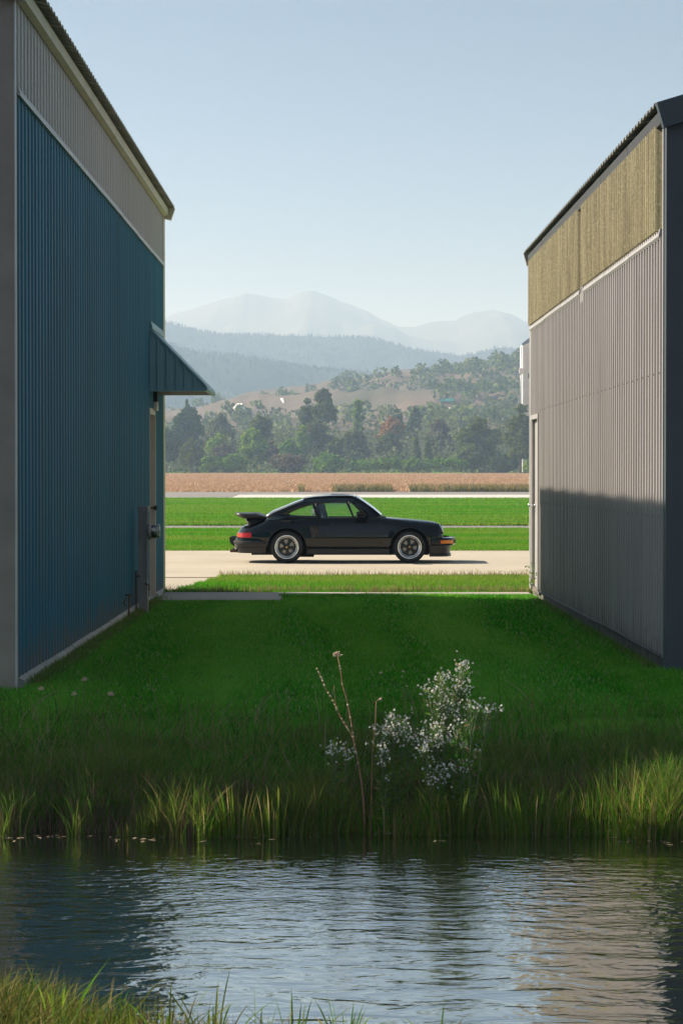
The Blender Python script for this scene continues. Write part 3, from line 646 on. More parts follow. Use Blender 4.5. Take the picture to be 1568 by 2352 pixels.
YS = smooth_interp([(-1.985, .34), (-1.9, .52), (-1.7, .60), (-1.4, .62), (-1.0, .66), (-0.7, .69), (0.7, .69), (1.0, .66), (1.4, .60), (1.7, .56), (1.9, .50)])
CDROP = smooth_interp([(-1.985, 0.0), (-1.3, -0.03), (-1.0, -0.03), (0.6, 0.0), (0.9, 0.03), (1.3, 0.055), (1.7, 0.06), (1.9, 0.05)])
SILL = smooth_interp([(-1.985, .40), (-1.9, .30), (-1.45, .285), (1.6, .285), (1.75, .33), (1.9, .42)], 0.02)
def zlow(x):
    z = SILL(x)
    for xc in (XR, XF):
        d = abs(x - xc)
        if d < RA: z = max(z, ZW + math.sqrt(RA*RA - d*d))
    return z
def section(x, n_side=18, n_top=9):
    W = Wf(x); zs_c = ZS(x); ys_ = min(YS(x), W - 0.06); zl = zlow(x)
    ctrl = [(W*0.925, .12), (W*0.950, .20), (W*0.982, .34), (W, .46), (W*0.994, .56), (max(ys_ + 0.75*(W - ys_), ys_+.02), zs_c - 0.10), (ys_ + 0.42*(W-ys_), zs_c - 0.028), (ys_, zs_c)]
    zz = [c_[1] for c_ in ctrl]
    for i in range(len(ctrl)-2, -1, -1):
        if ctrl[i][1] > ctrl[i+1][1] - 0.012: ctrl[i] = (ctrl[i][0], ctrl[i+1][1] - 0.012)
    pts = []
    for i in range(len(ctrl)-1):
        p0 = Vector(ctrl[max(i-1, 0)]); p1 = Vector(ctrl[i]); p2 = Vector(ctrl[i+1]); p3 = Vector(ctrl[min(i+2, len(ctrl)-1)])
        for k in range(8):
            t = k/8
            pts.append(0.5*((2*p1) + (p2-p0)*t + (2*p0-5*p1+4*p2-p3)*t*t + (3*p1-p0-3*p2+p3)*t**3))
    pts.append(Vector(ctrl[-1]))
    zl = min(zl, zs_c - 0.05)
    side = []
    for i in range(len(pts)-1):
        a, b_ = pts[i], pts[i+1]
        if b_.y <= zl: continue
        if a.y < zl: t = (zl - a.y)/(b_.y - a.y); side.append(a.lerp(b_, t))
        else: side.append(a)
    side.append(pts[-1])
    L = [0.0]
    for i in range(1, len(side)): L.append(L[-1] + (side[i]-side[i-1]).length)
    sy = np.interp(np.linspace(0, L[-1], n_side), L, [p.x for p in side]); sz = np.interp(np.linspace(0, L[-1], n_side), L, [p.y for p in side])
    zc = zs_c - CDROP(x)
    top = []
    for k in range(1, n_top+1):
        t = k/n_top; y = ys_*(1-t); e = 0.5 - 0.5*math.cos(math.pi*min(1, t*1.35))
        top.append((y, zs_c + (zc - zs_c)*e + 0.012*math.sin(math.pi*t)))
    return list(zip(sy, sz)), top
st = set(np.round(np.arange(-1.985, 1.9001, 0.032), 4))
for xc in (XR, XF):
    for a in np.linspace(-90, 90, 37): st.add(round(xc + RA*0.9995*math.sin(R(a)), 4))
st = sorted(st); st = [s_ for i, s_ in enumerate(st) if i == 0 or s_ - st[i-1] > 0.003]
CAB0, CAB1 = cx(330), cx(985)
body = MB()
for sgn in (-1, 1):
    rs = []; rt = []; lip = []
    for x in st:
        sd, tp = section(x)
        rs.append([(x, sgn*y, z) for y, z in sd]); rt.append([(x, sgn*y, z) for y, z in [sd[-1]] + tp])
        y, z = sd[0]; lip.append([(x, sgn*y, z), (x, sgn*(y-0.035), z - 0.002)])
    body.grid(rs)
    i0 = next(i for i, x in enumerate(st) if x > CAB0); i1 = next(i for i, x in enumerate(st) if x > CAB1)
    body.grid(rt[:i0+1]); body.grid(rt[i1:]); body.grid(lip)
    body.grid([[r[0], (r[0][0], r[0][1]*0.86, r[0][2]-0.02)] for r in rt[i0:i1+1]])
    for r_, t_ in ((rs[0], rt[0]), (rs[-1], rt[-1])):
        loop = r_ + t_[1:]; b_ = (loop[0][0], 0, loop[0][2])
        body.add(loop + [b_], [(k, k+1, len(loop)) for k in range(len(loop)-1)], False)
bo = body.build('body', M['car_black'], car)
# wheel arch lips
for sgn in (-1, 1):
    for xc in (XR, XF):
        pts = []
        for a in np.linspace(-88, 88, 30):
            x = xc + RA*math.sin(R(a)); sd, _ = section(round(x, 4)); pts.append((x, sgn*(sd[0][0] + 0.002), ZW + RA*math.cos(R(a))))
        MB().tube(pts, 0.013, 6).build('arch_lip', M['car_black'], bo)
g = MB(); g.box((-1.72, -.62, .15), (1.62, .62, .42)).box((XR + .37, -.735, .16), (XF - .37, .735, .29)).box((-1.3, -.3, .10), (-.55, .3, .2)); g.box((-.5, -.7, .42), (.6, .7, .5))
g.build('underbody', M['underside'], car)
for sgn in (-1, 1):
    MB().rbox((XR + .375, sgn*.70, .165), (XF - .375, sgn*.758, .283), 0.02).build('rocker_panel', M['trim_black'], car)
    for xc in (XR, XF):
        arc = [(xc + (RA - .003)*math.cos(a), ZW + (RA - .003)*math.sin(a)) for a in np.linspace(R(4), R(176), 25)]
        g = MB(); g.grid([[(x, sgn*.40, z) for x, z in arc], [(x, sgn*(min(.78, section(round(x, 4))[0][0][0] - .02)), z) for x, z in arc]])
        g.add([(xc, sgn*.40, ZW - .12)] + [(x, sgn*.40, z) for x, z in [(arc[0][0], ZW - .12)] + arc + [(arc[-1][0], ZW - .12)]], [(0, k, k+1) for k in range(1, len(arc)+2)])
        g.build('wheel_well', M['underside'], car)
# door: outline seams, handle
def yside(x, z):
    sd, _ = section(x); zz = [p[1] for p in sd]; yy = [p[0] for p in sd]; return float(np.interp(z, zz, yy))
DOOR = [(cx(628), cz(213)), (cx(626), cz(262)), (cx(640), cz(320)), (cx(660), cz(365)), (cx(690), cz(389)), (cx(1012), cz(397)), (cx(1018), cz(300)), (cx(1010), cz(240)), (cx(1000), cz(213))]
def follow(pts, sgn, off, step=0.03):
    out_ = []
    for (a, b_) in zip(pts[:-1], pts[1:]):
        n = max(1, int(math.hypot(b_[0]-a[0], b_[1]-a[1])/step))
        for k in range(n): out_.append((a[0]+(b_[0]-a[0])*k/n, a[1]+(b_[1]-a[1])*k/n))
    out_.append(pts[-1]); return [(x, sgn*(yside(x, z)+off), z) for x, z in out_]
for sgn in (-1, 1):
    d = MB().tube(follow(DOOR, sgn, -0.002), 0.0042, 5).build('door', M['underside'], bo)
    hx, hz_ = cx(655), cz(248)
    MB().rbox((hx - .075, sgn*(yside(hx, hz_) - .002), hz_ - .012), (hx + .085, sgn*(yside(hx, hz_) + .028), hz_ + .012), 0.008).build('handle', M['car_black'], d)
    MB().tube(follow([(cx(1018), cz(300)), (cx(1060), cz(300))], sgn, -0.02), .002, 4).build('fender_seam', M['underside'], bo)
    # air intake on the haunch
    MB().prism([(cx(378), cz(229)), (cx(400), cz(222)), (cx(455), cz(222)), (cx(440), cz(234)), (cx(395), cz(236))], 'y', sgn*(yside(cx(415), cz(230)) - .02), sgn*(yside(cx(415), cz(236)) + .006)).build('air_intake', M['trim_black'], bo)
    MB().tube(follow([(cx(600), cz(212)), (cx(800), cz(212)), (cx(1000), cz(212))], sgn, 0.0), 0.007, 5).build('belt_trim', M['trim_black'], bo)
# greenhouse
def Yg(z): return 0.715 - 0.26*(z - 0.845) - 0.80*max(0, z - 0.845)**2
ROOF = [(cx(290), cz(200)), (cx(330), cz(173)), (cx(400), cz(145)), (cx(470), cz(116)), (cx(524), cz(97))]
ROOFP = [(cx(524), cz(97)), (cx(527), cz(85)), (cx(600), cz(75)), (cx(700), cz(68)), (cx(800), cz(67)), (cx(835), cz(70)), (cx(850), cz(77))]
SCREEN = [(cx(850), cz(77)), (cx(905), cz(113)), (cx(960), cz(152)), (cx(1012), cz(196))]
BELT = cz(209)
outer = [(cx(300), BELT - .01)] + ROOF[:-1] + ROOFP[:-1] + SCREEN[:-1] + [(cx(1000), cz(192)), (cx(1002), BELT - .01)]
QW = [(cx(419), cz(192)), (cx(426), cz(183)), (cx(460), cz(164)), (cx(500), cz(148)), (cx(545), cz(134)), (cx(580), cz(124)), (cx(607), cz(205)), (cx(500), cz(203)), (cx(430), cz(198))]
DW = [(cx(598), cz(121)), (cx(650), cz(113)), (cx(720), cz(107)), (cx(790), cz(106)), (cx(838), cz(208)), (cx(632), cz(208))]
VW = [(cx(806), cz(107)), (cx(824), cz(110)), (cx(850), cz(136)), (cx(905), cz(190)), (cx(908), cz(208)), (cx(845), cz(208))]
def dens(poly, step=0.05, closed=True):
    out_ = []; n = len(poly)
    for i in range(n if closed else n-1):
        a, b_ = poly[i], poly[(i+1) % n]; m_ = max(1, int(math.hypot(b_[0]-a[0], b_[1]-a[1])/step))
        out_ += [(a[0]+(b_[0]-a[0])*k/m_, a[1]+(b_[1]-a[1])*k/m_) for k in range(m_)]
    if not closed: out_.append(poly[-1])
    return out_
for sgn in (-1, 1):
    loops = [dens(outer), dens(QW), dens(DW), dens(VW)]
    allp = [p for l in loops for p in l]
    tri = tessellate_polygon([[Vector((p[0], p[1], 0)) for p in l] for l in loops])
    g = MB(); n = len(allp)
    g.add([(x, sgn*Yg(z), z) for x, z in allp] + [(x, sgn*(Yg(z) - .03), z) for x, z in allp], [tuple(t) for t in tri] + [tuple(n+i for i in t) for t in tri], True)
    b0 = 0
    for l in loops:
        m_ = len(l); g.add([], [])
        for k in range(m_): g.f.append((b0+k, b0+(k+1) % m_, n+b0+(k+1) % m_, n+b0+k)); g.smooth.append(False)
        b0 += m_
    fr_ = g.build('side_frame', M['car_black'], car)
    for nm, poly in (('quarter_window', QW), ('door_window', DW), ('vent_window', VW)):
        l = dens(poly); tri = tessellate_polygon([[Vector((p[0], p[1], 0)) for p in l]])
        g = MB(); g.add([(x, sgn*(Yg(z) - .014), z) for x, z in l], [tuple(t) for t in tri], True)
        w_ = g.build(nm, M['car_glass'], car, fix=False)
        MB().tube([(x, sgn*(Yg(z) + .001), z) for x, z in l + [l[0]]], 0.006, 5).build('seal', M['trim_black'], w_)
        if nm == 'quarter_window' and sgn == -1:
            y0 = sgn*(Yg(1.0) - .005)
            st_ = MB().box((cx(578), y0 - .002, cz(180)), (cx(594), y0 + .001, cz(152))).build('sticker', M['sticker_white'], w_)
            MB().lathe([(0, -.004), (.024, -.004), (.024, .0), (0, 0)], 14, 'y', (cx(585), y0 - .001, cz(187))).build('round_sticker', M['sticker_white'], w_)
            MB().box((cx(579), y0 - .008, cz(189)), (cx(592), y0 - .0052, cz(185))).build('sticker_bar', M['trim_black'], w_)
def strip(pts, bulge, name, mat, parent, inset=0.0, n=12, sink=0.0, flat=False):
    P = dens(pts, 0.06, False); rows = []
    for i, (x, z) in enumerate(P):
        a = P[max(i-1, 0)]; b_ = P[min(i+1, len(P)-1)]; t = Vector((b_[0]-a[0], b_[1]-a[1])).normalized(); nx_, nz_ = -t.y, t.x
        w = Yg(z) - inset; row = []
        for k in range(n+1):
            q = -1 + 2*k/n; bb = bulge*(1 - q*q) - sink; row.append((x + nx_*bb, w*q, z + nz_*bb))
        rows.append(row)
    g = MB(); g.grid(rows); return g.build(name, mat, parent, fix=False)
rf = strip(ROOFP, 0.02, 'roof', M['car_black'], car)
SR = [(cx(698), cz(66)), (cx(760), cz(65.5)), (cx(815), cz(67.5))]
strip(SR, 0.022, 'sunroof', M['trim_black'], rf, 0.14, sink=-0.004)
ws = strip(SCREEN, 0.05, 'windscreen', M['screen_glass'], car, 0.0)
rwn = strip(ROOF, 0.035, 'rear_window', M['screen_glass'], car, 0.0)
for sgn in (-1, 1):
    MB().tube([(x, sgn*(Yg(z) - .005), z + .002) for x, z in dens(SCREEN, .06, False)], 0.017, 6).build('pillar', M['car_black'], ws)
    MB().tube([(x, sgn*(Yg(z) - .01), z) for x, z in dens(ROOF, .06, False)], 0.017, 6).build('frame', M['chrome'], rwn)
    MB().tube([(x, sgn*(Yg(z) + .002), z - .006) for x, z in dens(ROOFP, .06, False)], 0.008, 5).build('drip_rail', M['car_black'], rf)
    wp = [(cx(985) + .02, sgn*.28 - .1, cz(196)), (cx(975), sgn*.28 + .1, cz(180)), (cx(940), sgn*.28 + .35*sgn*-1, cz(150))]
    MB().tube([(cx(1015), sgn*.3, cz(205)), (cx(985), sgn*.2, cz(173))], 0.007, 5).build('wiper', M['trim_black'], car)
MB().rbox((cx(1000), -.62, cz(212)), (cx(1045), .62, cz(199)), 0.012).build('cowl_grille', M['trim_black'], car)
MB().tube([(cx(1018), .62, cz(200)), (cx(1018), .62, cz(115))], 0.0025, 5).build('aerial', M['trim_black'], car)
# mirrors
for sgn in (-1, 1):
    mi = MB().rbox((cx(861), sgn*.76, cz(210)), (cx(918), sgn*.93, cz(174)), 0.025).build('mirror', M['car_black'], car)
    MB().prism([(cx(884), cz(228)), (cx(920), cz(224)), (cx(918), cz(200)), (cx(890), cz(205))], 'y', sgn*.70, sgn*.80).build('mirror_foot', M['car_black'], mi)
    MB().rbox((cx(860) - .001, sgn*.775, cz(206)), (cx(862), sgn*.915, cz(178)), 0.0004).build('mirror_glass', M['chrome'], mi)
# whale tail
def rounded_loft(poly, half, name, mat, parent, ends=0.09, shrink=0.35):
    cxm = sum(p[0] for p in poly)/len(poly); czm = sum(p[1] for p in poly)/len(poly); rows = []
    for q in (-1, -.97, -.9, -.75, 0, .75, .9, .97, 1):
        k = 1.0 if abs(q) <= .75 else (1 - shrink*((abs(q)-.75)/.25)**2)
        rows.append([(cxm + (x - cxm)*k + (0.10*(1-k)), half*q, czm + (z - czm)*(k if abs(q) < 1 else k*0.6)) for x, z in poly])
    g = MB(); g.grid(rows, True, True)
    n = len(poly)
    g.add(rows[0], [tuple(t) for t in tessellate_polygon([[Vector((p[0], p[2], 0)) for p in rows[0]]])]); g.add(rows[-1], [tuple(t) for t in tessellate_polygon([[Vector((p[0], p[2], 0)) for p in rows[-1]]])])
    return soft(g.build(name, mat, parent), 40)
LIP = [(cx(88), cz(183)), (cx(92), cz(179)), (cx(160), cz(179)), (cx(225), cz(178)), (cx(245), cz(184)), (cx(284), cz(198)), (cx(286), cz(208)), (cx(255), cz(214)), (cx(150), cz(214)), (cx(120), cz(206)), (cx(100), cz(194))]
DUCT = [(cx(148), cz(212)), (cx(265), cz(209)), (cx(290), cz(205)), (cx(300), cz(236)), (cx(240), cz(262)), (cx(182), cz(284)), (cx(172), cz(264)), (cx(163), cz(238))]
tl = rounded_loft(DUCT, .50, 'spoiler', M['car_black'], car, shrink=0.15)
rounded_loft(LIP, .66, 'spoiler_lip', M['trim_black'], tl)
# bumpers, lights: profiles swept along plan curves
def sweep(path, prof, name, mat, parent, closed=True):
    P = [Vector((x, y)) for x, y in path]; rows = []
    for i, p in enumerate(P):
        t = (P[min(i+1, len(P)-1)] - P[max(i-1, 0)]).normalized(); n_ = Vector((t.y, -t.x))
        rows.append([(p.x + n_.x*o_, p.y + n_.y*o_, z) for o_, z in prof])
    g = MB(); g.grid(rows, True, closed)
    if closed:
        for r_ in (rows[0], rows[-1]): g.add(r_, [tuple(range(len(r_)))], False)
    return soft(g.build(name, mat, parent), 40)
def mir(half): return [(x, -y) for x, y in half] + [(x, y) for x, y in reversed(half[:-1])]
def finer(path, n=5):
    out_ = []; L = len(path)
    for i in range(L-1):
        p0, p1, p2, p3 = (Vector(path[max(i-1, 0)]), Vector(path[i]), Vector(path[i+1]), Vector(path[min(i+2, L-1)]))
        for k in range(n):
            t = k/n; q = 0.5*((2*p1) + (p2-p0)*t + (2*p0-5*p1+4*p2-p3)*t*t + (3*p1-p0-3*p2+p3)*t**3); out_.append((q.x, q.y))
    out_.append(tuple(path[-1])); return out_
FB = finer(mir([(1.66, .80), (1.80, .785), (1.94, .735), (2.05, .62), (2.115, .40), (2.14, .0)]))
fb = sweep(FB, [(-.10, cz(330)), (.0, cz(334)), (.004, cz(346)), (.006, cz(372)), (-.012, cz(381)), (-.10, cz(383))], 'front_bumper', M['car_black'], car)
sweep(FB, [(.003, cz(346.5)), (.013, cz(349)), (.013, cz(367)), (.003, cz(370))], 'rubber_strip', M['rubber'], fb)
def sub(path, x0, sgn):
    return [p for p in path if p[0] > x0 and p[1]*sgn > 0]
for sgn in (-1, 1):
    seg = [p for p in finer(FB, 3) if cx(1384) < p[0] < cx(1466) and p[1]*sgn > 0]
    li = sweep(seg, [(.008, cz(348)), (.022, cz(349)), (.022, cz(369)), (.008, cz(370))], 'indicator', M['lens_orange'], fb)
    seg2 = [p for p in finer(FB, 3) if cx(1432) < p[0] < cx(1436) and p[1]*sgn > 0]
    MB().box((cx(1376), sgn*(abs(seg[len(seg)//2][1]) ), cz(372)), (cx(1384), sgn*(abs(seg[0][1] if sgn < 0 else seg[-1][1]) + .02), cz(345))).build('indicator_frame', M['rubber'], li)
FV = finer(mir([(1.63, .792), (1.80, .765), (1.93, .70), (2.00, .58), (2.045, .36), (2.06, 0)]))
sweep(FV, [(-.06, cz(383)), (.0, cz(384)), (-.012, cz(410)), (-.018, cz(432)), (.004, cz(440)), (.002, cz(452)), (-.06, cz(452))], 'front_spoiler', M['trim_black'], car)
RB = finer(mir([(-1.44, .850), (-1.60, .843), (-1.78, .812), (-1.92, .735), (-2.02, .58), (-2.065, .32), (-2.075, 0)]))
RB = list(reversed(RB))
rb = sweep(RB, [(-.10, cz(333)), (0, cz(336)), (.006, cz(350)), (.006, cz(376)), (-.008, cz(392)), (-.10, cz(394))], 'rear_bumper', M['car_black'], car)
sweep(RB, [(.004, cz(352)), (.014, cz(355)), (.014, cz(370)), (.004, cz(373))], 'rubber_strip', M['rubber'], rb)
sweep(RB, [(-.12, cz(392)), (-.016, cz(395)), (-.022, cz(412)), (-.055, cz(430)), (-.14, cz(432))], 'rear_valance', M['car_black'], car)
for sgn in (-1, 1):
    MB().prism([(cx(52), cz(333)), (cx(58), cz(330)), (cx(100), cz(332)), (cx(100), cz(402)), (cx(86), cz(394)), (cx(56), cz(368))], 'y', sgn*.30, sgn*.42).build('overrider', M['trim_black'], rb)
    MB().lathe([(.028, -.16), (.032, 0), (.026, 0), (.024, -.16)], 14, 'x', (cx(112), sgn*.52, cz(418))).build('exhaust_tip', M['rust'], car)
BP = list(reversed(finer(mir([(-1.70, .820), (-1.80, .786), (-1.90, .722), (-1.96, .622), (-1.985, .50), (-1.99, .25), (-1.99, 0)]))))
for sgn in (-1, 1):
    seg = [p for p in finer(BP, 3) if p[0] < cx(200) and p[1]*sgn > 0.44]
    sweep(seg, [(.0, cz(302)), (.012, cz(304)), (.014, cz(330)), (.0, cz(333))], 'tail_light', M['lens_red'], car)
sweep([p for p in BP if abs(p[1]) < 0.44], [(.0, cz(303)), (.010, cz(305)), (.010, cz(330)), (.0, cz(332))], 'rear_reflector', M['lens_red'], car)
# headlights
for sgn in (-1, 1):
    hl = empty('headlight'); hl.parent = car; hl.location = (cx(1389), sgn*.575, cz(277)); hl.rotation_euler = (0, R(-27), 0)
    MB().lathe([(.112, -.05), (.116, .0), (.108, .012), (.098, .012), (.098, -.01)], 26, 'x').build('chrome_ring', M['car_black'], hl)
    MB().lathe([(.100, .006), (.085, .026), (.055, .040), (.02, .046), (0, .047)], 26, 'x').build('lens', M['lens_clear'], hl)
# seats
def seat(x, y):
    s_ = MB()
    prof = [(-.05, .45, .24), (-.03, .62, .25), (-.02, .80, .245), (-.035, .93, .21), (-.06, 1.0, .155), (-.075, 1.08, .135), (-.085, 1.12, .10), (-.09, 1.135, .04)]
    rows = []
    for dx, z, hw in prof:
        row = []
        for k in range(16):
            a = 2*math.pi*k/16; row.append((x + dx + .06*math.copysign(abs(math.cos(a))**.6, math.cos(a))*(1 if z < 1.1 else .6), y + hw*math.copysign(abs(math.sin(a))**.5, math.sin(a)), z))
        rows.append(row)
    s_.grid(rows, True, True); o_ = s_.build('seat', M['seat_teal'], car)
    MB().rbox((x - .05, y - .25, .36), (x + .48, y + .25, .52), .05).build('seat_cushion', M['seat_teal'], o_)
seat(cx(655) + .03, -.36); seat(cx(622) + .03, .36)
MB().rbox((cx(880), -.66, .55), (cx(1000), .66, .83), .04).build('dashboard', M['trim_black'], car)
sw_ = [(cx(850) + .05*math.sin(a), .36 + .19*math.cos(a), .74 + .18*math.sin(a)) for a in np.linspace(0, 2*math.pi, 25)]
MB().tube(sw_, .012, 6).build('steering_wheel', M['trim_black'], car)
# wheels
def wheel(xc, y, sgn, rear):
    w = empty('wheel'); w.parent = car; w.location = (xc, y, ZW); w.rotation_euler = (0, random.uniform(0, 1), 0)
    tw_ = .225 if rear else .195; f = sgn
    MB().lathe([(.222, -f*.0), (.232, f*.008), (.262, f*.016), (.286, f*.008), (.298, -f*.012), (.306, -f*.05), (.307, -f*tw_/2), (.306, -f*(tw_-.04)), (.290, -f*tw_), (.222, -f*tw_)], 48).build('tyre', M['rubber'], w)
    MB().lathe([(.224, f*.006), (.214, f*.012), (.204, f*.004), (.196, -f*.018), (.188, -f*.03), (.166, -f*.036), (.162, -f*.05), (.162, -f*.12)], 48).build('rim', M['alloy_lip'], w)
    MB().lathe([(.163, -f*.06), (0, -f*.062)], 24).build('hub_back', M['underside'], w)
    MB().lathe([(.145, -f*.052), (.145, -f*.058), (.07, -f*.058), (.07, -f*.052)], 32).build('brake_disc', M['disc_metal'], w)
    sp_ = []
    for k in range(5):
        a = 2*math.pi*k/5; g = MB()
        prof = [(.03, .030), (.06, .027), (.09, .030), (.12, .040), (.145, .052), (.165, .060)]
        rows = []
        for r_, hw in prof:
            yy = -f*(.012 + .02*(r_/.165)); row = []
            for (q, dy) in ((-1, -.03), (-.85, -.006), (-.35, .004), (0, -.002), (.35, .004), (.85, -.006), (1, -.03)):
                px_, pz_ = r_, hw*q
                row.append((px_*math.cos(a) - pz_*math.sin(a), yy + f*dy, px_*math.sin(a) + pz_*math.cos(a)))
            rows.append(row)
        g.grid(rows); g.build('spoke', M['trim_black'], w, fix=False)
    MB().lathe([(.045, -f*.03), (.043, -f*.004), (.030, f*.004), (.03, f*.004), (0, f*.004)], 20).build('hub', M['trim_black'], w)
    MB().lathe([(.020, f*.0045), (.018, f*.007), (0, f*.007)], 14).build('hub_cap', M['gold'], w)
    for k in range(5):
        a = 2*math.pi*(k+.5)/5; MB().lathe([(.010, -f*.04), (.010, -f*.010), (0, -f*.009)], 8, 'y', (.068*math.cos(a), 0, .068*math.sin(a))).build('lug_nut', M['disc_metal'], w)
for sgn in (-1, 1):
    wheel(XR, sgn*.862, sgn, True); wheel(XF, sgn*.812, sgn, False)

# ------------------------------------------------------------------ houses on the hillside
def hit(px, py, y0=760, y1=1596):
    for Yq in np.linspace(y0, y1, 500):
        p = at(px, py, Yq)
        if float(hz_b(np.array([p.x]), np.array([Yq]))[0]) > p.z: return p
    return at(px, py, y1)
def house(name, label, px, py, wpx, hpx, asp, rz, wall, roofm, nwin=2):
    p = hit(px, py); k = p.y / FPX; w = wpx*k; h = hpx*k*.55; rise = hpx*k*.45; d = w*asp
    o = tag(empty(name, (p.x, p.y, p.z - 0.3*k), rz), label, 'house', 'farm buildings on the brown hillside')
    MB().prism([(-w/2, -2), (w/2, -2), (w/2, h), (0, h + rise), (-w/2, h)], 'y', -d/2, d/2).build('wall', M[wall], o)
    e_ = .06*w
    for sg in (-1, 1): MB().prism([(sg*(w/2 + e_), h - e_*rise/w*2), (0, h + rise + .02), (0, h + rise + .2), (sg*(w/2 + e_), h + .15 - e_*rise/w*2)], 'y', -d/2 - e_, d/2 + e_).build('roof', M[roofm], o)
    for q in range(nwin):
        xx = -w/2 + w*(q + 1)/(nwin + 1); MB().box((xx - .07*w, -d/2 - .06, h*.35), (xx + .07*w, -d/2 - .01, h*.75)).build('window', M['slate_blue'], o)
    return o
house('farmhouse', 'white gabled farmhouse standing alone on the left hillside', 551, 951, 22, 24, 1.2, R(30), 'house_white', 'house_white')
house('barn', 'low barn with bright teal roof on the right hillside', 1026, 927, 13, 11, 2.2, R(80), 'wood_grey', 'roof_teal', 1)
house('farm_shed', 'long pale roofed shed just above the treetops', 984, 950, 14, 10, 3.0, R(84), 'roof_pale', 'roof_pale', 1)
house('farm_shed', 'white shed with slanting roof beside the long pale shed', 1024, 953, 16, 16, 1.6, R(55), 'house_white', 'house_white', 1)
# pale rock chute on the ridge
pts = [(638, 906), (642, 905), (650, 917), (653, 927), (649, 926), (644, 917)]
g = MB(); top_ = [hit(*q) + Vector((0, -1.5, .5)) for q in pts]
n = len(top_); g.add(top_ + [v - Vector((0, -3, 3)) for v in top_], [tuple(range(n))] + [(i, (i+1) % n, n + (i+1) % n, n + i) for i in range(n)])
tag(g.build('rock_scar', M['house_white'], fix=False), 'narrow white rock scar running down the hillside ridge', 'rock scar')

# ------------------------------------------------------------------ trees along the field
def leaf_cloud(centres, normals, size, r, flat=0.5):
    n = len(centres)
    e1 = r.normal(0, 1, (n, 3)); e1 /= np.linalg.norm(e1, axis=1)[:, None]
    nn = normals + r.normal(0, flat, (n, 3)); e2 = np.cross(e1, nn); e2 /= np.linalg.norm(e2, axis=1)[:, None] + 1e-9
    s_ = size * r.uniform(0.55, 1.35, (n, 1))
    V = np.stack([centres - e1*s_, centres + e2*s_*0.6, centres + e1*s_, centres - e2*s_*0.6], 1).reshape(-1, 3)
    return V
def quads(name, V, mat, parent=None):
    n = len(V) // 4; me = bpy.data.meshes.new(name); me.vertices.add(len(V)); me.vertices.foreach_set('co', V.ravel().astype(np.float32))
    me.loops.add(n*4); me.polygons.add(n); me.loops.foreach_set('vertex_index', np.arange(n*4, dtype=np.int32))
    me.polygons.foreach_set('loop_start', np.arange(0, n*4, 4, dtype=np.int32)); me.update(calc_edges=True); me.materials.append(mat)
    return link(name, me, parent)
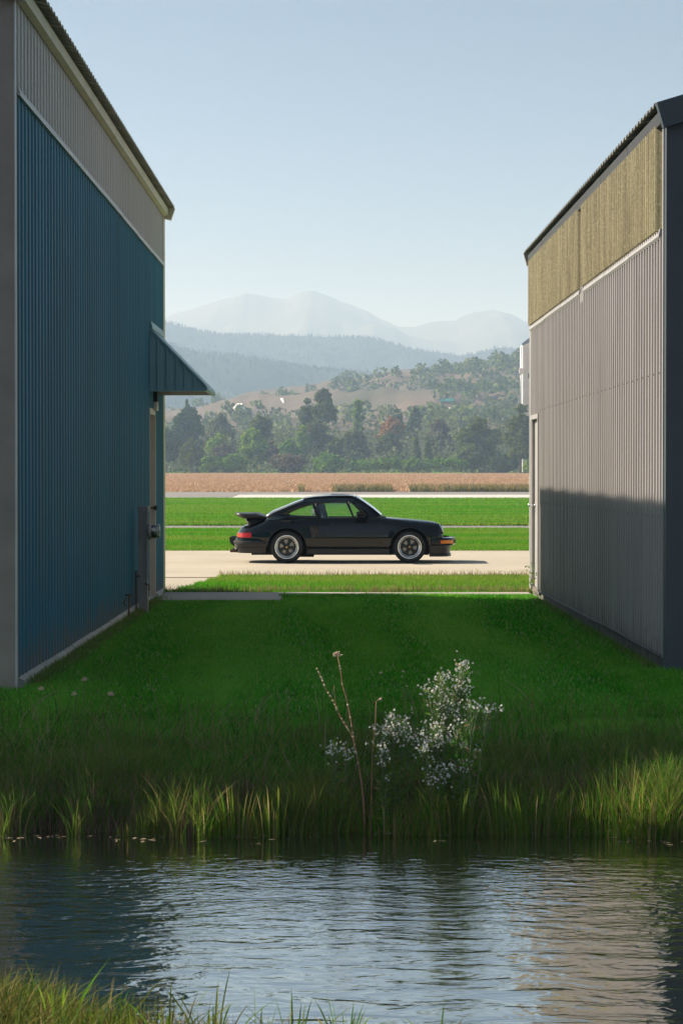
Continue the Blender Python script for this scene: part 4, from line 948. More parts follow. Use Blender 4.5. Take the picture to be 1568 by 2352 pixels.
def tree(name, label, px0, px1, ytop, Y, mat, seed, shape='round', cat='tree', group='trees beyond the field', leaf=0.42, dens_=1.0, ybot=None, hollow=0.5):
    r = np.random.default_rng(seed); xm = xat((px0 + px1)/2, Y); hw = (px1 - px0)/2/FPX*Y
    z0 = float(max(H(xm, Y), hz_b(np.array([xm]), np.array([Y]))[0] if Y > 640 else -9)); zt_ = zat(ytop, Y); h = zt_ - z0
    o = tag(empty(name, (xm, Y, z0 - 0.1)), label, cat, group)
    bot = 0.12*h if ybot is None else max(0.02*h, zat(ybot, Y) - z0)
    V = []
    if shape == 'spire':
        n = int(1500*dens_); t = r.uniform(0, 1, n)**1.4; a = r.uniform(0, 6.283, n); rad = hw*(1 - t)**0.8*(0.7 + 0.35*np.sin(t*34 + a*2))*r.uniform(0.75, 1.05, n)
        c_ = np.stack([rad*np.cos(a), rad*np.sin(a), bot + (h - bot)*t], 1); nn = np.stack([np.cos(a), np.sin(a), np.full(n, .5)], 1); V.append(leaf_cloud(c_, nn, leaf*1.1, r))
    else:
        nl = {'round': 20, 'bush': 15, 'tall': 22, 'hedge': 30}[shape]
        if shape in ('round', 'bush'): nl = int(nl*max(1, .62*(h - bot)/max(hw, .1)))
        for i in range(nl):
            a = r.uniform(0, 6.283); u = r.uniform(0, 1)
            if shape == 'hedge': lx = hw*(-1 + 2*(i + .5)/nl) + r.uniform(-.5, .5); ly = r.uniform(-1.5, 1.5); lz = h*r.uniform(.45, .72); lr = h*r.uniform(.28, .42)
            elif shape == 'bush': lx = hw*.62*math.sqrt(u)*math.cos(a); ly = hw*.62*math.sqrt(u)*math.sin(a); lz = bot + (h - bot)*r.uniform(.22, .72); lr = min(hw, h)*r.uniform(.34, .52)
            elif shape == 'tall': q = i/(nl-1); lz = bot + (h-bot)*(.12 + .78*q); k = hw*(1 - .55*q)*.6; lx = k*math.cos(a)*u; ly = k*math.sin(a)*u; lr = hw*r.uniform(.32, .52)*(1 - .35*q)
            else:
                q = r.uniform(0, 1); lz = bot + (h-bot)*(.15 + .68*q); k = hw*math.sqrt(max(.05, 1 - (1.5*(q - .38))**2))*.68; lx = k*math.cos(a)*math.sqrt(u); ly = k*math.sin(a)*math.sqrt(u); lr = hw*r.uniform(.30, .48)
            if i == 0: lx = hw*.1; ly = 0; lz = h - lr*.72
            lz = min(lz, h - lr*.6)
            n = int(dens_*(70*(lr/leaf)**1.4)) + 60; n = min(n, 1500)
            u3 = r.normal(0, 1, (n, 3)); u3 /= np.linalg.norm(u3, axis=1)[:, None]
            rad = lr*(r.uniform(0, 1, (n, 1))**0.35)*(0.8 + 0.3*np.sin(u3[:, :1]*5 + i)*np.cos(u3[:, 2:]*4))
            c_ = np.array([lx, ly, lz]) + u3*rad*np.array([1, 1, .8]); c_[:, 2] = np.maximum(c_[:, 2], .05*h)
            V.append(leaf_cloud(c_, u3, leaf, r))
    quads('crown', np.concatenate(V), M['leaf_' + mat], o)
    g = MB(); rb_ = max(.12, h*.022)
    g.tube([(0, 0, -.3), (hw*.03, 0, h*.3), (-hw*.02, .1, h*.62), (0, 0, h*.85)], [rb_, rb_*.8, rb_*.5, rb_*.15], 7)
    for k in range(4 if shape != 'hedge' else 0):
        a = r.uniform(0, 6.283); z1 = h*r.uniform(.25, .5); g.tube([(0, 0, z1), (hw*.3*math.cos(a), hw*.3*math.sin(a), z1 + h*.12), (hw*.55*math.cos(a), hw*.55*math.sin(a), z1 + h*.24)], [rb_*.45, rb_*.3, rb_*.1], 5)
    g.build('trunk', M['bark'], o, fix=False); return o
T = [
 ('spire_tree', 'pointed dark conifer above the trees beside the blue hangar', 411, 448, 917, 468, 'dark', 'spire', 1.3),
 ('broadleaf_tree', 'broad grey green tree under the pointed conifer', 384, 478, 930, 462, 'dark', 'round', 1),
 ('bushy_tree', 'very dark bushy tree at the corner of the blue hangar', 340, 424, 984, 416, 'dark', 'bush', 1.2),
 ('bushy_tree', 'dark olive bush right of the darkest bush', 404, 474, 1008, 411, 'olive', 'bush', 1.2),
 ('shrub', 'bright green round shrub at the left field edge', 461, 512, 1045, 408, 'green', 'bush', 1.2),
 ('shrub', 'wide green shrub beside the bright round shrub', 504, 580, 1042, 409, 'green', 'bush', 1.2),
 ('broadleaf_tree', 'light green tree in the middle of the left treeline', 538, 622, 982, 436, 'lime', 'round', 1),
 ('broadleaf_tree', 'dark rounded tree behind the light green one', 540, 645, 952, 470, 'olive', 'round', 1),
 ('low_tree', 'flat topped lime tree in front of pale scrub', 470, 536, 995, 440, 'lime', 'bush', 1),
 ('broadleaf_tree', 'pale olive tree left of the dark rounded tree', 466, 546, 950, 482, 'grey', 'round', 1),
 ('tall_tree', 'tallest tree with high right crown above the hillside', 708, 776, 890, 478, 'olive', 'round', 1),
 ('tall_tree', 'lower left crown beside the tallest tree', 682, 728, 914, 480, 'olive', 'round', 1),
 ('broadleaf_tree', 'grey green tree below the tallest tree', 684, 770, 962, 452, 'grey', 'round', 1),
 ('low_tree', 'small yellow lime tree left of the grey green one', 674, 716, 976, 446, 'lime', 'round', 1),
 ('broadleaf_tree', 'narrow green tree in front of brown scrub', 636, 690, 1006, 430, 'green', 'round', 1),
 ('bushy_tree', 'brown leafless looking bush at mid field edge', 608, 714, 1043, 412, 'brown', 'bush', 1),
 ('shrub', 'green leafy shrub above the car roof', 710, 794, 1039, 408, 'green', 'bush', 1.2),
 ('poplar_tree', 'tall pale green poplar like tree on its own', 792, 848, 916, 486, 'lime', 'tall', 1),
 ('broadleaf_tree', 'rust coloured autumn tree among the green ones', 852, 940, 957, 492, 'rust', 'round', .9),
 ('low_tree', 'small dark tree behind the rust coloured one', 890, 930, 938, 520, 'dark', 'round', 1),
 ('low_tree', 'second small dark tree on the far meadow edge', 930, 976, 936, 524, 'dark', 'round', 1),
 ('broadleaf_tree', 'grey broad tree beneath the pale poplar', 772, 856, 986, 448, 'grey', 'round', 1),
 ('broadleaf_tree', 'grey olive tree beneath the rust coloured tree', 852, 942, 992, 446, 'grey', 'round', 1),
 ('spire_tree', 'dark pointed fir in the middle of the right treeline', 938, 972, 1000, 436, 'olive', 'spire', 1.3),
 ('spire_tree', 'shorter dark fir right of the other fir', 966, 1000, 1006, 434, 'olive', 'spire', 1.3),
 ('broadleaf_tree', 'largest spreading green tree of the right treeline', 1034, 1158, 957, 424, 'olive', 'round', 1.2),
 ('bushy_tree', 'brown scrubby tree left of the largest green tree', 966, 1044, 962, 476, 'brown', 'round', 1),
 ('hedge', 'long dark hedge with bright top at the field edge', 806, 1066, 1050, 408, 'green', 'hedge', 1.4),
 ('bushy_tree', 'dark spreading bush below the largest tree', 1112, 1212, 1044, 410, 'dark', 'bush', 1.2),
 ('broadleaf_tree', 'grey brown tree beside the grey hangar', 1136, 1222, 952, 456, 'grey', 'round', 1),
 ('broadleaf_tree', 'dark tree under the white feed tower', 1152, 1236, 927, 404, 'olive', 'round', 1),
 ('shrub', 'yellowish shrub at the corner of the grey hangar', 1198, 1234, 1050, 402, 'lime', 'bush', 1),
 ('low_tree', 'brown low tree between the lime trees on the left', 476, 552, 1016, 432, 'brown', 'bush', 1),
 ('low_tree', 'brownish scrub tree left of the narrow green tree', 586, 646, 1010, 440, 'brown', 'bush', 1),
 ('low_tree', 'olive low tree in the centre gap of the treeline', 740, 800, 1006, 440, 'olive', 'round', 1),
 ('bushy_tree', 'lower green mass of the largest spreading tree', 1040, 1130, 1020, 416, 'olive', 'bush', 1.1),
]
for i, (nm, lab, p0, p1, yt, Yt, mt, shp, dn) in enumerate(T):
    tree(nm, lab, p0, p1, yt, Yt*1.45, mt, 100 + i, shp, 'hedge' if shp == 'hedge' else ('shrub' if nm == 'shrub' else 'tree'), dens_=dn, ybot=975 if lab.startswith('tallest') else None)
# tangled undergrowth between the trunks
r = np.random.default_rng(55); n = 60000; ux = r.uniform(-86, 86, n); uy = 598 + 160*r.uniform(0, 1, n)**.8
uz = np.maximum(H(ux, uy), np.where(uy > 640, hz_b(ux, uy), -9)) + r.uniform(0, 1, n)**1.2*(6.1 + 4.6*np.clip(fbm(ux, uy, 4, 20, 4), -1, 1))*np.clip((uy - 588)/58, .25, 1.5)
V = leaf_cloud(np.stack([ux, uy, uz], 1), r.normal(0, 1, (n, 3)), .55, r)
tag(quads('undergrowth', V, M['leaf_grey']), 'tangled grey undergrowth filling the gaps between the trees', 'undergrowth', kind='stuff')
# utility pole
p = at(1168, 1010, 606); up_ = tag(empty('utility_pole', (p.x, 606, 3.0)), 'thin utility pole with crossarm before the grey brown tree', 'utility pole')
MB().tube([(0, 0, -1), (0, 0, zat(1004, 606) - 3)], [.14, .1], 6).build('pole', M['wood_grey'], up_)
MB().box((-.9, -.08, zat(1008, 606) - 3.1), (.9, .08, zat(1008, 606) - 2.9)).build('crossarm', M['wood_grey'], up_)
for xx in (-.7, .7): MB().lathe([(.07, 0), (.09, .12), (.03, .2), (0, .2)], 8, 'z', (xx, 0, zat(1008, 606) - 2.9)).build('insulator', M['white_paint'], up_)

# ------------------------------------------------------------------ grass
def blades(name, x, y, h, w, mat, label, lean=0.35, seg=2, seed=0, z=None, cat='grass', windx=0.0, windy=0.0, kind='stuff', parent=None, curl=1.0, origin=None):
    r = np.random.default_rng(seed); n = len(x); z = H(x, y) if z is None else z
    th = r.uniform(0, 6.283, n); lx = (np.cos(th)*r.uniform(0, 1, n)*lean + windx)*h; ly = (np.sin(th)*r.uniform(0, 1, n)*lean + windy)*h
    wa = r.uniform(-1.1, 1.1, n); wx = np.cos(wa)*w/2; wy = np.sin(wa)*w/2
    lev = np.linspace(0, 1, seg + 1); VV = []
    for k, t in enumerate(lev):
        bx = x + lx*t**(1 + curl); by = y + ly*t**(1 + curl); bz = z - 0.01 + h*(t - 0.18*lean*t*t)
        if k < seg:
            f = 1 - 0.55*t
            VV += [np.stack([bx - wx*f, by - wy*f, bz], 1), np.stack([bx + wx*f, by + wy*f, bz], 1)]
        else: VV += [np.stack([bx, by, bz], 1)]
    per = 2*seg + 1; V = np.stack(VV, 1).reshape(-1, 3)
    if origin is not None: V = V - np.array(origin)
    base = np.arange(n)*per; loops = []; starts = []; 
    F4 = [np.stack([base + 2*k, base + 2*k + 1, base + 2*k + 3, base + 2*k + 2], 1) for k in range(seg - 1)]
    F3 = np.stack([base + 2*(seg-1), base + 2*(seg-1) + 1, base + 2*seg], 1)
    li = np.concatenate([f.ravel() for f in F4] + [F3.ravel()]).astype(np.int32)
    n4 = n*(seg - 1); ls = np.concatenate([np.arange(n4)*4, n4*4 + np.arange(n)*3]).astype(np.int32)
    me = bpy.data.meshes.new(name); me.vertices.add(len(V)); me.vertices.foreach_set('co', V.ravel().astype(np.float32))
    me.loops.add(len(li)); me.polygons.add(len(ls)); me.loops.foreach_set('vertex_index', li); me.polygons.foreach_set('loop_start', ls)
    me.update(calc_edges=True); me.materials.append(mat); o = link(name, me, parent)
    if parent is None or label: tag(o, label, cat if label else None, kind=kind)
    elif kind: o['kind'] = kind
    if origin is not None and parent is None: o.location = origin
    return o
U = lambda n, a, b_: rng.uniform(a, b_, n)
# shaded lawn between the hangars (density falls with distance)
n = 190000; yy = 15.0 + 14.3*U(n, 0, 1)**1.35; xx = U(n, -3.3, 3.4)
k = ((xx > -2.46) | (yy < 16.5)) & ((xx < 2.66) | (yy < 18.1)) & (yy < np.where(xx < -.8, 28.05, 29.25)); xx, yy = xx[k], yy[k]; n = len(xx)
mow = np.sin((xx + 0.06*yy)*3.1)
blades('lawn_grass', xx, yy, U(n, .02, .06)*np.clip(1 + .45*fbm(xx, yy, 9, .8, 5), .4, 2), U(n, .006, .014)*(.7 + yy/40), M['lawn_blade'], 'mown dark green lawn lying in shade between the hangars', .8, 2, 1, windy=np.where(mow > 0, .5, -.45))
# longer tufts along walls and the walk edge
n = 7000; s1 = U(n, 0, 1) < .8; yy = U(n, 16.8, 28.6); xx = np.where(s1, -2.47 + np.abs(rng.normal(0, .07, n)), 2.70 - (yy - 18)*.0077 - np.abs(rng.normal(0, .06, n))); k = s1 | (yy > 18.3); xx, yy = xx[k], yy[k]; n = len(xx)
blades('wall_grass', xx, yy, U(n, .03, .11), U(n, .005, .009), M['bank_blade'], 'pale uncut grass fringe along the hangar walls', .6, 2, 2)
n = 22000; yy = 28.06 - np.abs(rng.normal(0, .10, n)); xx = U(n, -2.4, 2.6); yy = yy + np.where(xx > -.85, 1.2 + .1*np.sin(xx*2.2), 0); 
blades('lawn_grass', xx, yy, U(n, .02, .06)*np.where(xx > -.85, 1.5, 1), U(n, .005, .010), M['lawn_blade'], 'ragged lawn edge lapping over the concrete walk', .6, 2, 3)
# sunny strip beyond the walk
def strip_ok(x, y): return (x > -2.47 + np.clip((y - 30.0)/4.7, 0, 1)**.75*.5 + .04*np.sin(y*5))
n = 120000; xx = U(n, -3.4, 4.2); yy = U(n, 29.98, 34.9) + .1*np.sin(xx*3); k = strip_ok(xx, yy); xx, yy = xx[k], yy[k]; n = len(xx)
blades('verge_grass', xx, yy, U(n, .05, .11), U(n, .007, .013), M['sun_blade'], 'sunlit bright green grass verge in front of the taxiway', .7, 2, 4)
n = 4500; xx = U(n, -3.0, 3.4); yy = np.where(U(n, 0, 1) < .45, 34.75 + rng.normal(0, .12, n), 30.05 + np.abs(rng.normal(0, .08, n))); k = strip_ok(xx, yy - .2); xx, yy = xx[k], yy[k]; n = len(xx)
blades('verge_weeds', xx, yy, U(n, .06, .2), U(n, .006, .012), M['dry_weed'], 'dry straw coloured weeds edging the sunlit verge', .6, 2, 5)
# lawns behind the taxiway
n = 150000; yy = 47.0 + 20.2*U(n, 0, 1)**1.2; xx = U(n, -.105, .105)*yy; 
blades('apron_grass', xx, yy, U(n, .05, .12), U(n, .018, .035), M['sun_blade'], 'sunlit mown lawn behind the taxiway', .6, 2, 6)
n = 160000; yy = 71.9 + 93*U(n, 0, 1)**1.4; xx = U(n, -.105, .105)*yy
blades('airfield_grass', xx, yy, U(n, .07, .16), U(n, .04, .09), M['sun_blade'], 'wide sunlit airfield lawn between path and runway', .6, 2, 7)
n = 80000; yy = 238 + 350*U(n, 0, 1)**1.2; xx = U(n, -.105, .105)*yy
blades('crop_stubble', xx, yy, U(n, .15, .4), U(n, .12, .3), M['crop_leaf'], 'pinkish brown ripe crop covering the flat field', .6, 2, 8, z=H(xx, yy) + .03)
n = 9000; xx = U(n, -5, 24); yy = 237.5 + U(n, 0, 3.5); k = fbm(xx, yy*0 + 1, 31, 9, 4) + np.clip((xx + 5)/16, 0, 1) > .25; xx, yy = xx[k], yy[k]; n = len(xx)
blades('field_weeds', xx, yy, U(n, .3, 1.15), U(n, .06, .16), M['dry_weed'], 'tall yellow green weeds along the front of the field', .5, 2, 9)
# wild bank: tall grass, thinning upwards into the lawn
n = 62000; xx = U(n, -3.6, 3.6); yy = 13.25 + np.abs(rng.normal(0, .72, n)) + bank_shift(xx); k = yy < 16.6; xx, yy = xx[k], yy[k]; n = len(xx)
patch_ = 1 + .35*fbm(xx, yy, 17, 1.1, 4)
hh = np.clip((.06 + .27*np.exp(-(yy - 13.23)/.8))*patch_, .035, .46)*U(n, .5, 1.15)
blades('bank_grass', xx, yy, hh, U(n, .004, .009), M['bank_blade'], 'tall wild grass on the far bank above the water', .75, 4, 10, windx=.05)
n = 12000; xx = U(n, -3.6, 3.6); yy = 13.2 + U(n, 0, .26) + bank_shift(xx)
blades('bank_thatch', xx, yy, U(n, .08, .30), U(n, .004, .008), M['thatch'], 'dead brown stems along the waterline', .35, 3, 11, windy=-.1)
n = 16000; xx = U(n, -3.6, 3.6); yy = 13.06 + np.abs(rng.normal(0, .13, n)) + bank_shift(xx)*.8
k = fbm(xx, yy*0, 63, .9, 5) + .35*fbm(xx, yy, 64, .25, 3) > U(n, -.9, .9) + np.clip((-xx - .8)*.55, 0, 1.1); xx, yy = xx[k], yy[k]; n = len(xx)
blades('waterside_grass', xx, yy, np.clip(.27*(1 + .5*fbm(xx, yy*0, 65, .7, 4)), .08, .5)*U(n, .4, 1.25), U(n, .003, .008), M['reed_blade'], 'uneven fringe of sunlit grass along the far waterline', .65, 4, 16, z=np.maximum(H(xx, yy), WATER_Z - .02))
n = 1800; xx = U(n, -3.6, 3.6); yy = 13.4 + U(n, 0, 1.5)**1.3 + bank_shift(xx)
blades('bank_blades', xx, yy, U(n, .2, .42), U(n, .005, .010), M['bank_blade'], 'long arching blades rising over the bank grass', 1.0, 5, 12)
# separate bright clumps in the sun
def clump(px, py, Y, n, rad, hmax, label, seed, mat='reed_blade', name='grass_clump', group='grass clumps on the far bank', lean=.55, wid=(.007, .014), zoff=0.0):
    x0 = xat(px, Y); r = np.random.default_rng(seed); a = r.uniform(0, 6.283, n); q = np.sqrt(r.uniform(0, 1, n))*rad
    x = x0 + q*np.cos(a); y = Y + q*np.sin(a)*.6; z0 = max(float(H(x0, Y)), WATER_Z - .03) + zoff
    o = tag(empty(name, (x0, Y, z0)), label, 'grass', group)
    blades('blades', x, y, hmax*r.uniform(.25, 1, n), r.uniform(*wid, n), M[mat], None, lean, 5, seed, z=np.maximum(H(x, y), WATER_Z - .03) + zoff, parent=o, origin=(x0, Y, z0), kind=None)
    return o
for i, (px, Y, n_, rd, hm, lab) in enumerate([
    (1165, 13.1, 150, 0.13, 0.44, 'bright yellow green grass clump right of the white flowers'),
    (1225, 13.08, 120, 0.12, 0.4, 'small green clump beside the bright yellow green one'),
    (1300, 13.15, 100, 0.12, 0.36, 'low green clump halfway along the right bank'),
    (1365, 13.12, 110, 0.13, 0.44, 'thin upright clump left of the tall arching one'),
    (1425, 13.1, 110, 0.15, 0.56, 'tall arching grass clump on the right bank'),
    (1490, 13.08, 170, 0.18, 0.46, 'dense yellowish grass clump near the right picture edge'),
    (1555, 13.1, 140, 0.16, 0.5, 'outermost grass clump on the right bank'),
    (540, 13.08, 190, 0.17, 0.38, 'bright green grass clump at the waterline left of centre'),
    (630, 13.12, 130, 0.16, 0.4, 'green clump beside the clump at the waterline'),
    (225, 13.2, 90, 0.13, 0.28, 'lone light green clump on the dark left bank'),
    (345, 13.2, 120, 0.15, 0.30, 'green clump between the lone clump and the waterline clump'),
    (745, 13.15, 110, 0.14, 0.36, 'short green clump left of the red stalk foot'),
    (905, 13.15, 110, 0.14, 0.34, 'green clump under the hanging white flowers'),
    (1050, 13.14, 110, 0.14, 0.34, 'green clump below the lower right white aster')]):
    clump(px, 1880, Y + .03*math.sin(i*2.3), int(n_*.75), rd*(1.15 + .35*math.sin(i*1.7)), hm*(1.1 + .16*math.sin(i*3.1)), lab, 201 + i, lean=.42, wid=(.004, .009))
# near bank
n = 26000; xx = U(n, -1.75, 1.4); yy = U(n, 6.6, 8.3)
lim = 7.62 + .60*np.clip((-xx - .35)/1.1, 0, 1) + .05*np.sin(9*xx); k = (yy < lim) & (U(n, 0, 1) < np.clip(.9 - .9*np.clip((xx + 1.0)/.55, 0, 1), .0, 1)); xx, yy = xx[k], yy[k]; n = len(xx)
blades('near_grass', xx, yy, U(n, .10, .28)*(1 + .35*np.clip(-xx - .4, 0, 1)), U(n, .004, .009), M['near_blade'], 'sunlit grass on the near bank at the bottom left', .8, 4, 13)
n = 9000; xx = U(n, -1.75, -.35); yy = U(n, 6.6, 7.9); k = yy < 7.5 + .5*np.clip((-xx - .35)/1.1, 0, 1); xx, yy = xx[k], yy[k]; n = len(xx)
blades('near_thatch', xx, yy, U(n, .06, .2), U(n, .004, .008), M['thatch'], 'brown dead grass under the near bank grass', .7, 3, 14)
for i, (px, tip, n_, lab) in enumerate([(122, 2205, 40, 'tall spiky tuft at the bottom left corner'), (235, 2245, 34, 'upright tuft right of the corner tuft'), (385, 2240, 40, 'green tuft before the dark reflection edge'),
                                        (490, 2235, 26, 'slender tuft standing in front of the bright water'), (590, 2270, 22, 'short tuft at the edge of the bright water'), (675, 2285, 34, 'spreading tuft near the bottom centre'),
                                        (790, 2285, 40, 'spiky rosette tuft at the bottom centre'), (1000, 2290, 12, 'sparse thin tuft right of the bottom centre')]):
    Y = 7.45; zt_ = zat(tip, Y); x0 = xat(px, Y); h = zt_ - float(H(x0, Y))
    clump(px, 2300, Y, n_, .07, h*1.12, lab, 300 + i, name='grass_tuft', group='tufts on the near bank', lean=.75, wid=(.006, .012))

# bits of straw and leaf drifting by the far bank
r = np.random.default_rng(91); n = 170; dx = r.uniform(-2.9, 2.9, n); dy = 13.12 - np.abs(r.normal(0, .12, n)) + bank_shift(dx); V = []
for i in range(n):
    a = r.uniform(-.5, .5) if i % 3 else r.uniform(0, 3); l_ = r.uniform(.008, .035); w_ = r.uniform(.002, .007); c0 = np.array([dx[i], dy[i], WATER_Z + .004]); e1 = np.array([math.cos(a), math.sin(a), 0]); e2 = np.array([-math.sin(a), math.cos(a), 0])
    V += [c0 - e1*l_, c0 + e2*w_, c0 + e1*l_, c0 - e2*w_]
tag(quads('floating_debris', np.array(V), M['seed_tan']), 'bits of straw floating along the far waterline', 'debris', kind='stuff')
# ------------------------------------------------------------------ wild flowers and dry stalks on the bank
def fl(zx, zy, Y): return at(682 + zx*.3262, 1466.3 + zy*.3262, Y)
def aster(label, Y, base_zx, clusters, seed):
    r = np.random.default_rng(seed); b_ = fl(base_zx, 1100, Y); z0 = float(H(b_.x, Y)); o = tag(empty('aster_plant', (b_.x, Y, z0)), label, 'flower', 'white asters on the far bank')
    org = Vector((b_.x, Y, z0)); stems = MB(); pet = MB(); eye = MB(); lv = MB()
    for (zx, zy, sx, sy, n_) in clusters:
        c_ = fl(zx, zy, Y) - org; mid = Vector((c_.x*.45, r.uniform(-.05, .05), c_.z*.5))
        stems.tube([(r.uniform(-.02, .02), 0, 0), mid, c_], [.004, .003, .0015], 5)
        for i in range(int(n_*1.35)):
            p = fl(zx + r.normal(0, sx*1.05), zy + r.normal(0, sy*1.05), Y) - org; p.y = r.uniform(-.08, .08)
            if i % 2 == 0: stems.tube([mid.lerp(c_, r.uniform(.35, 1)), p], [.0022, .0012], 4)
            nrm = Vector((r.normal(0, .5), -0.8 + r.normal(0, .4), .5 + r.normal(0, .4))).normalized(); a = nrm.orthogonal().normalized(); bb = nrm.cross(a); rr = r.uniform(.005, .009); m_ = 7
            q0 = r.uniform(0, 6.28)
            for k in range(m_):
                t = q0 + 6.283*k/m_; d = a*math.cos(t) + bb*math.sin(t); e = nrm.cross(d)
                pet.add([p + d*rr*.15, p + d*rr*.65 + e*rr*.26, p + d*rr*1.05 + nrm*rr*.12, p + d*rr*.65 - e*rr*.26], [(0, 1, 2, 3)])
            eye.add([p + nrm*.0012 + (a*math.cos(t) + bb*math.sin(t))*rr*.22 for t in (0, 1.57, 3.14, 4.71)], [(0, 1, 2, 3)])
        for i in range(60):
            t = r.uniform(.05, 1.0); q = Vector((0, 0, 0)).lerp(mid, t*2) if t < .5 else mid.lerp(c_, t*2 - 1); d = Vector((r.normal(), r.normal()*.6, .5)).normalized()*r.uniform(.03, .08); e = d.cross(Vector((0, 1, .2))).normalized()*.006
            lv.add([q, q + d*.5 + e, q + d, q + d*.5 - e], [(0, 1, 2, 3)])
    stems.build('stems', M['stem_green'], o, fix=False); tag(pet.build('blossoms', M['petal_white'], o, fix=False), kind='stuff'); tag(eye.build('flower_eyes', M['flower_eye'], o, fix=False), kind='stuff'); tag(lv.build('leaves', M['bank_blade'], o, fix=False), kind='stuff')
aster('tallest white aster with two upright flower spikes', 13.3, 1060, [(1165, 190, 28, 30, 26), (1150, 280, 36, 45, 42), (1130, 350, 40, 30, 22), (1015, 270, 32, 25, 20), (1000, 350, 34, 40, 26), (925, 365, 34, 18, 18), (1060, 440, 70, 45, 80), (1040, 500, 40, 25, 26), (1190, 380, 20, 20, 10)], 401)
aster('white aster sprays reaching out right of the tallest aster', 13.17, 1200, [(1225, 460, 38, 22, 26), (1340, 495, 60, 20, 30), (1150, 600, 30, 30, 16), (1110, 650, 20, 20, 8)], 402)
aster('white aster cluster leaning left behind the red stalk', 13.27, 700, [(670, 560, 30, 26, 26), (655, 650, 36, 46, 44), (740, 645, 44, 36, 44), (750, 580, 20, 10, 8), (540, 628, 30, 12, 14), (580, 655, 22, 14, 7), (820, 690, 60, 22, 34), (880, 660, 30, 14, 10)], 403)
aster('dense white aster in the middle of the flowering bank', 13.24, 960, [(985, 620, 50, 36, 46), (1000, 680, 44, 34, 40), (955, 735, 36, 16, 24), (1050, 715, 34, 22, 20)], 404)
aster('small grey white aster left of the red stalk', 13.17, 290, [(275, 770, 34, 22, 22), (250, 820, 26, 34, 16), (350, 810, 26, 22, 14)], 405)
aster('low white aster hanging above the waterline grass', 13.17, 980, [(900, 800, 36, 50, 26), (870, 770, 18, 20, 12), (1000, 930, 46, 36, 36), (1000, 990, 46, 26, 24), (945, 985, 20, 20, 12)], 406)
aster('lower right white aster beside the yellow grass clump', 13.2, 1160, [(1150, 870, 40, 26, 28), (1175, 920, 40, 36, 24), (1075, 895, 14, 12, 8), (1170, 750, 26, 22, 14), (1255, 780, 20, 12, 8)], 407)
aster('thin white aster under the dry bent stalk', 13.2, 600, [(605, 820, 20, 34, 24), (590, 750, 44, 12, 16), (630, 960, 18, 14, 10), (600, 885, 16, 14, 8)], 408)
def stalk(label, Y, pts, rad, head, seed, knots=10, name='dry_stalk', mat='stalk_red'):
    r = np.random.default_rng(seed); P = [fl(a, b_, Y) for a, b_ in pts]; base = Vector((P[-1].x, Y, float(H(P[-1].x, Y)))); o = tag(empty(name, base), label, 'dry plant', 'dry stalks on the far bank')
    P = [p - base for p in P] + [Vector((0, 0, -.03))]
    MB().tube(P, [rad*.75*(.45 + .55*i/len(P)) for i in range(len(P))], 6).build('stem', M[mat], o, fix=False)
    g = MB()
    for i in range(knots):
        t = r.uniform(0, .62); k = min(int(t*(len(P)-1)), len(P)-2); q = P[k].lerp(P[k+1], t*(len(P)-1) - k); d = Vector((r.normal(), r.normal(), r.normal())).normalized()*.006
        g.tube([q - d, q, q + d], [.002, .008, .002], 5)
    if knots: tag(g.build('seeds', M['seed_tan'], o, fix=False), kind='stuff')
    if head:
        g = MB()
        for i in range(34):
            d = Vector((r.normal(0, .6), r.normal(0, .6), abs(r.normal(.5, .6)))).normalized()*r.uniform(.4, 1)*head; g.tube([P[0] + d*.2, P[0] + d], [.0016, .0035], 4)
        tag(g.build('seed_head', M['seed_tan'], o, fix=False), kind='stuff')
    return o
stalk('tallest red brown stalk with a dry seed head on top', 13.2, [(285, 125), (303, 200), (320, 330), (350, 430), (372, 530), (395, 690), (425, 850), (450, 1000), (470, 1150), (475, 1290)], .0075, .035, 501, 14)
stalk('leaning beaded stalk left of the tallest one', 13.21, [(140, 212), (175, 280), (200, 350), (250, 430), (290, 520), (330, 592), (390, 690), (425, 850), (455, 1010), (468, 1200)], .006, 0, 502, 26)
stalk('short bare twig between the two leaning stalks', 13.22, [(260, 330), (264, 400), (272, 460), (295, 540), (330, 600), (388, 688), (420, 840), (450, 1000), (466, 1200)], .0045, 0, 503, 4)
stalk('thin red stalk with its bent dry tip', 13.22, [(590, 432), (572, 430), (556, 445), (553, 560), (545, 690), (532, 790), (525, 950), (522, 1150)], .0055, .014, 504, 2)
stalk('dark branching seed stalk in front of the lawn', 13.9, [(590, 245), (640, 285), (740, 350), (800, 440), (815, 560), (820, 700), (822, 850)], .0028, .012, 505, 3, mat='wood_grey')
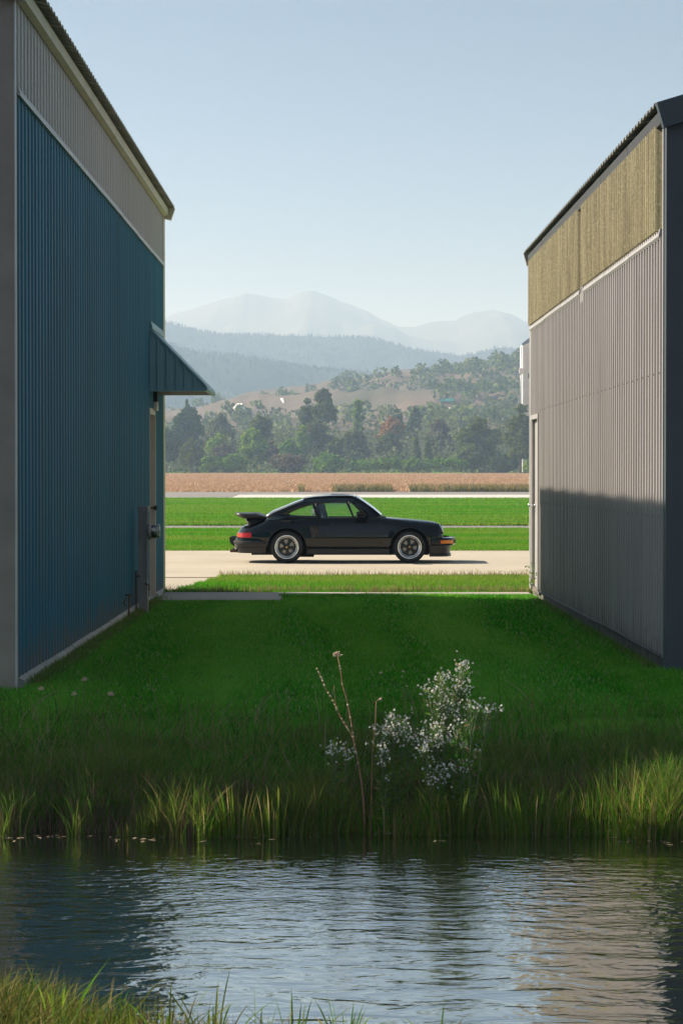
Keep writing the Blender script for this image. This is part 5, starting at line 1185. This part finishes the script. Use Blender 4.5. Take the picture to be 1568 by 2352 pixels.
stalk('dark thin stalk with round seed head under the lawn', 13.9, [(745, 236), (735, 260), (770, 330), (808, 430), (820, 600), (824, 850)], .0024, .012, 506, 2, mat='wood_grey')
for i, (px, py, lab) in enumerate([(95, 1584, 'tan dried flower head nearest the left picture edge'), (172, 1596, 'tan dried flower head below the tallest left one'), (194, 1563, 'tallest dried flower head before the blue wall corner'), (256, 1597, 'largest tan dried flower head right of its neighbours')]):
    Y = 13.5; zx, zy = (px - 682)/.3262, (py - 1466.3)/.3262
    stalk(lab, Y, [(zx, zy), (zx + 6, zy + 40), (zx + 2, zy + 110), (zx - 10, zy + 200), (zx - 14, zy + 330)], .0026, 0.030 if i == 3 else .024, 520 + i, 0, 'dried_flower', 'stem_green')
# vine by the grey hangar's door
def vine():
    r = np.random.default_rng(77); p0 = Vector((2.60, 29.2, .05)); o = tag(empty('climbing_weed', p0), 'small leafy weed climbing beside the grey hangar door', 'plant')
    g = MB(); st_ = [(0, 0, 0), (-.02, -.02, .15), (.01, 0, .3), (-.01, -.01, .42)]; MB().tube(st_, .005, 5).build('stem', M['stem_green'], o)
    for i in range(46):
        q = Vector((r.normal(0, .035), r.normal(0, .05), r.uniform(.02, .44))); d = Vector((r.normal(), r.normal(), r.normal(.2, .5))).normalized()*r.uniform(.02, .04); e = d.cross(Vector((.3, 1, .2))).normalized()*d.length*.45
        g.add([q, q + d*.5 + e, q + d, q + d*.5 - e], [(0, 1, 2, 3)])
    tag(g.build('leaves', M['reed_blade'], o, fix=False), kind='stuff')
vine()

# ------------------------------------------------------------------ haze: one box of air round the whole place
m, nt, out = new('haze_air')
pv = nd(nt, 'ShaderNodeVolumePrincipled'); pv.inputs['Color'].default_value = (0.50, 0.71, 1.0, 1); pv.inputs['Absorption Color'].default_value = (1, 1, 1, 1)
pv.inputs['Density'].default_value = 0.00032; pv.inputs['Anisotropy'].default_value = 0.2
nt.links.new(pv.outputs[0], out.inputs['Volume'])
g = MB(); g.box((-9600, -9600, -6), (9600, 9600, 620)); tag(g.build('haze', m), 'pale blue summer haze over the valley', 'haze', kind='stuff')
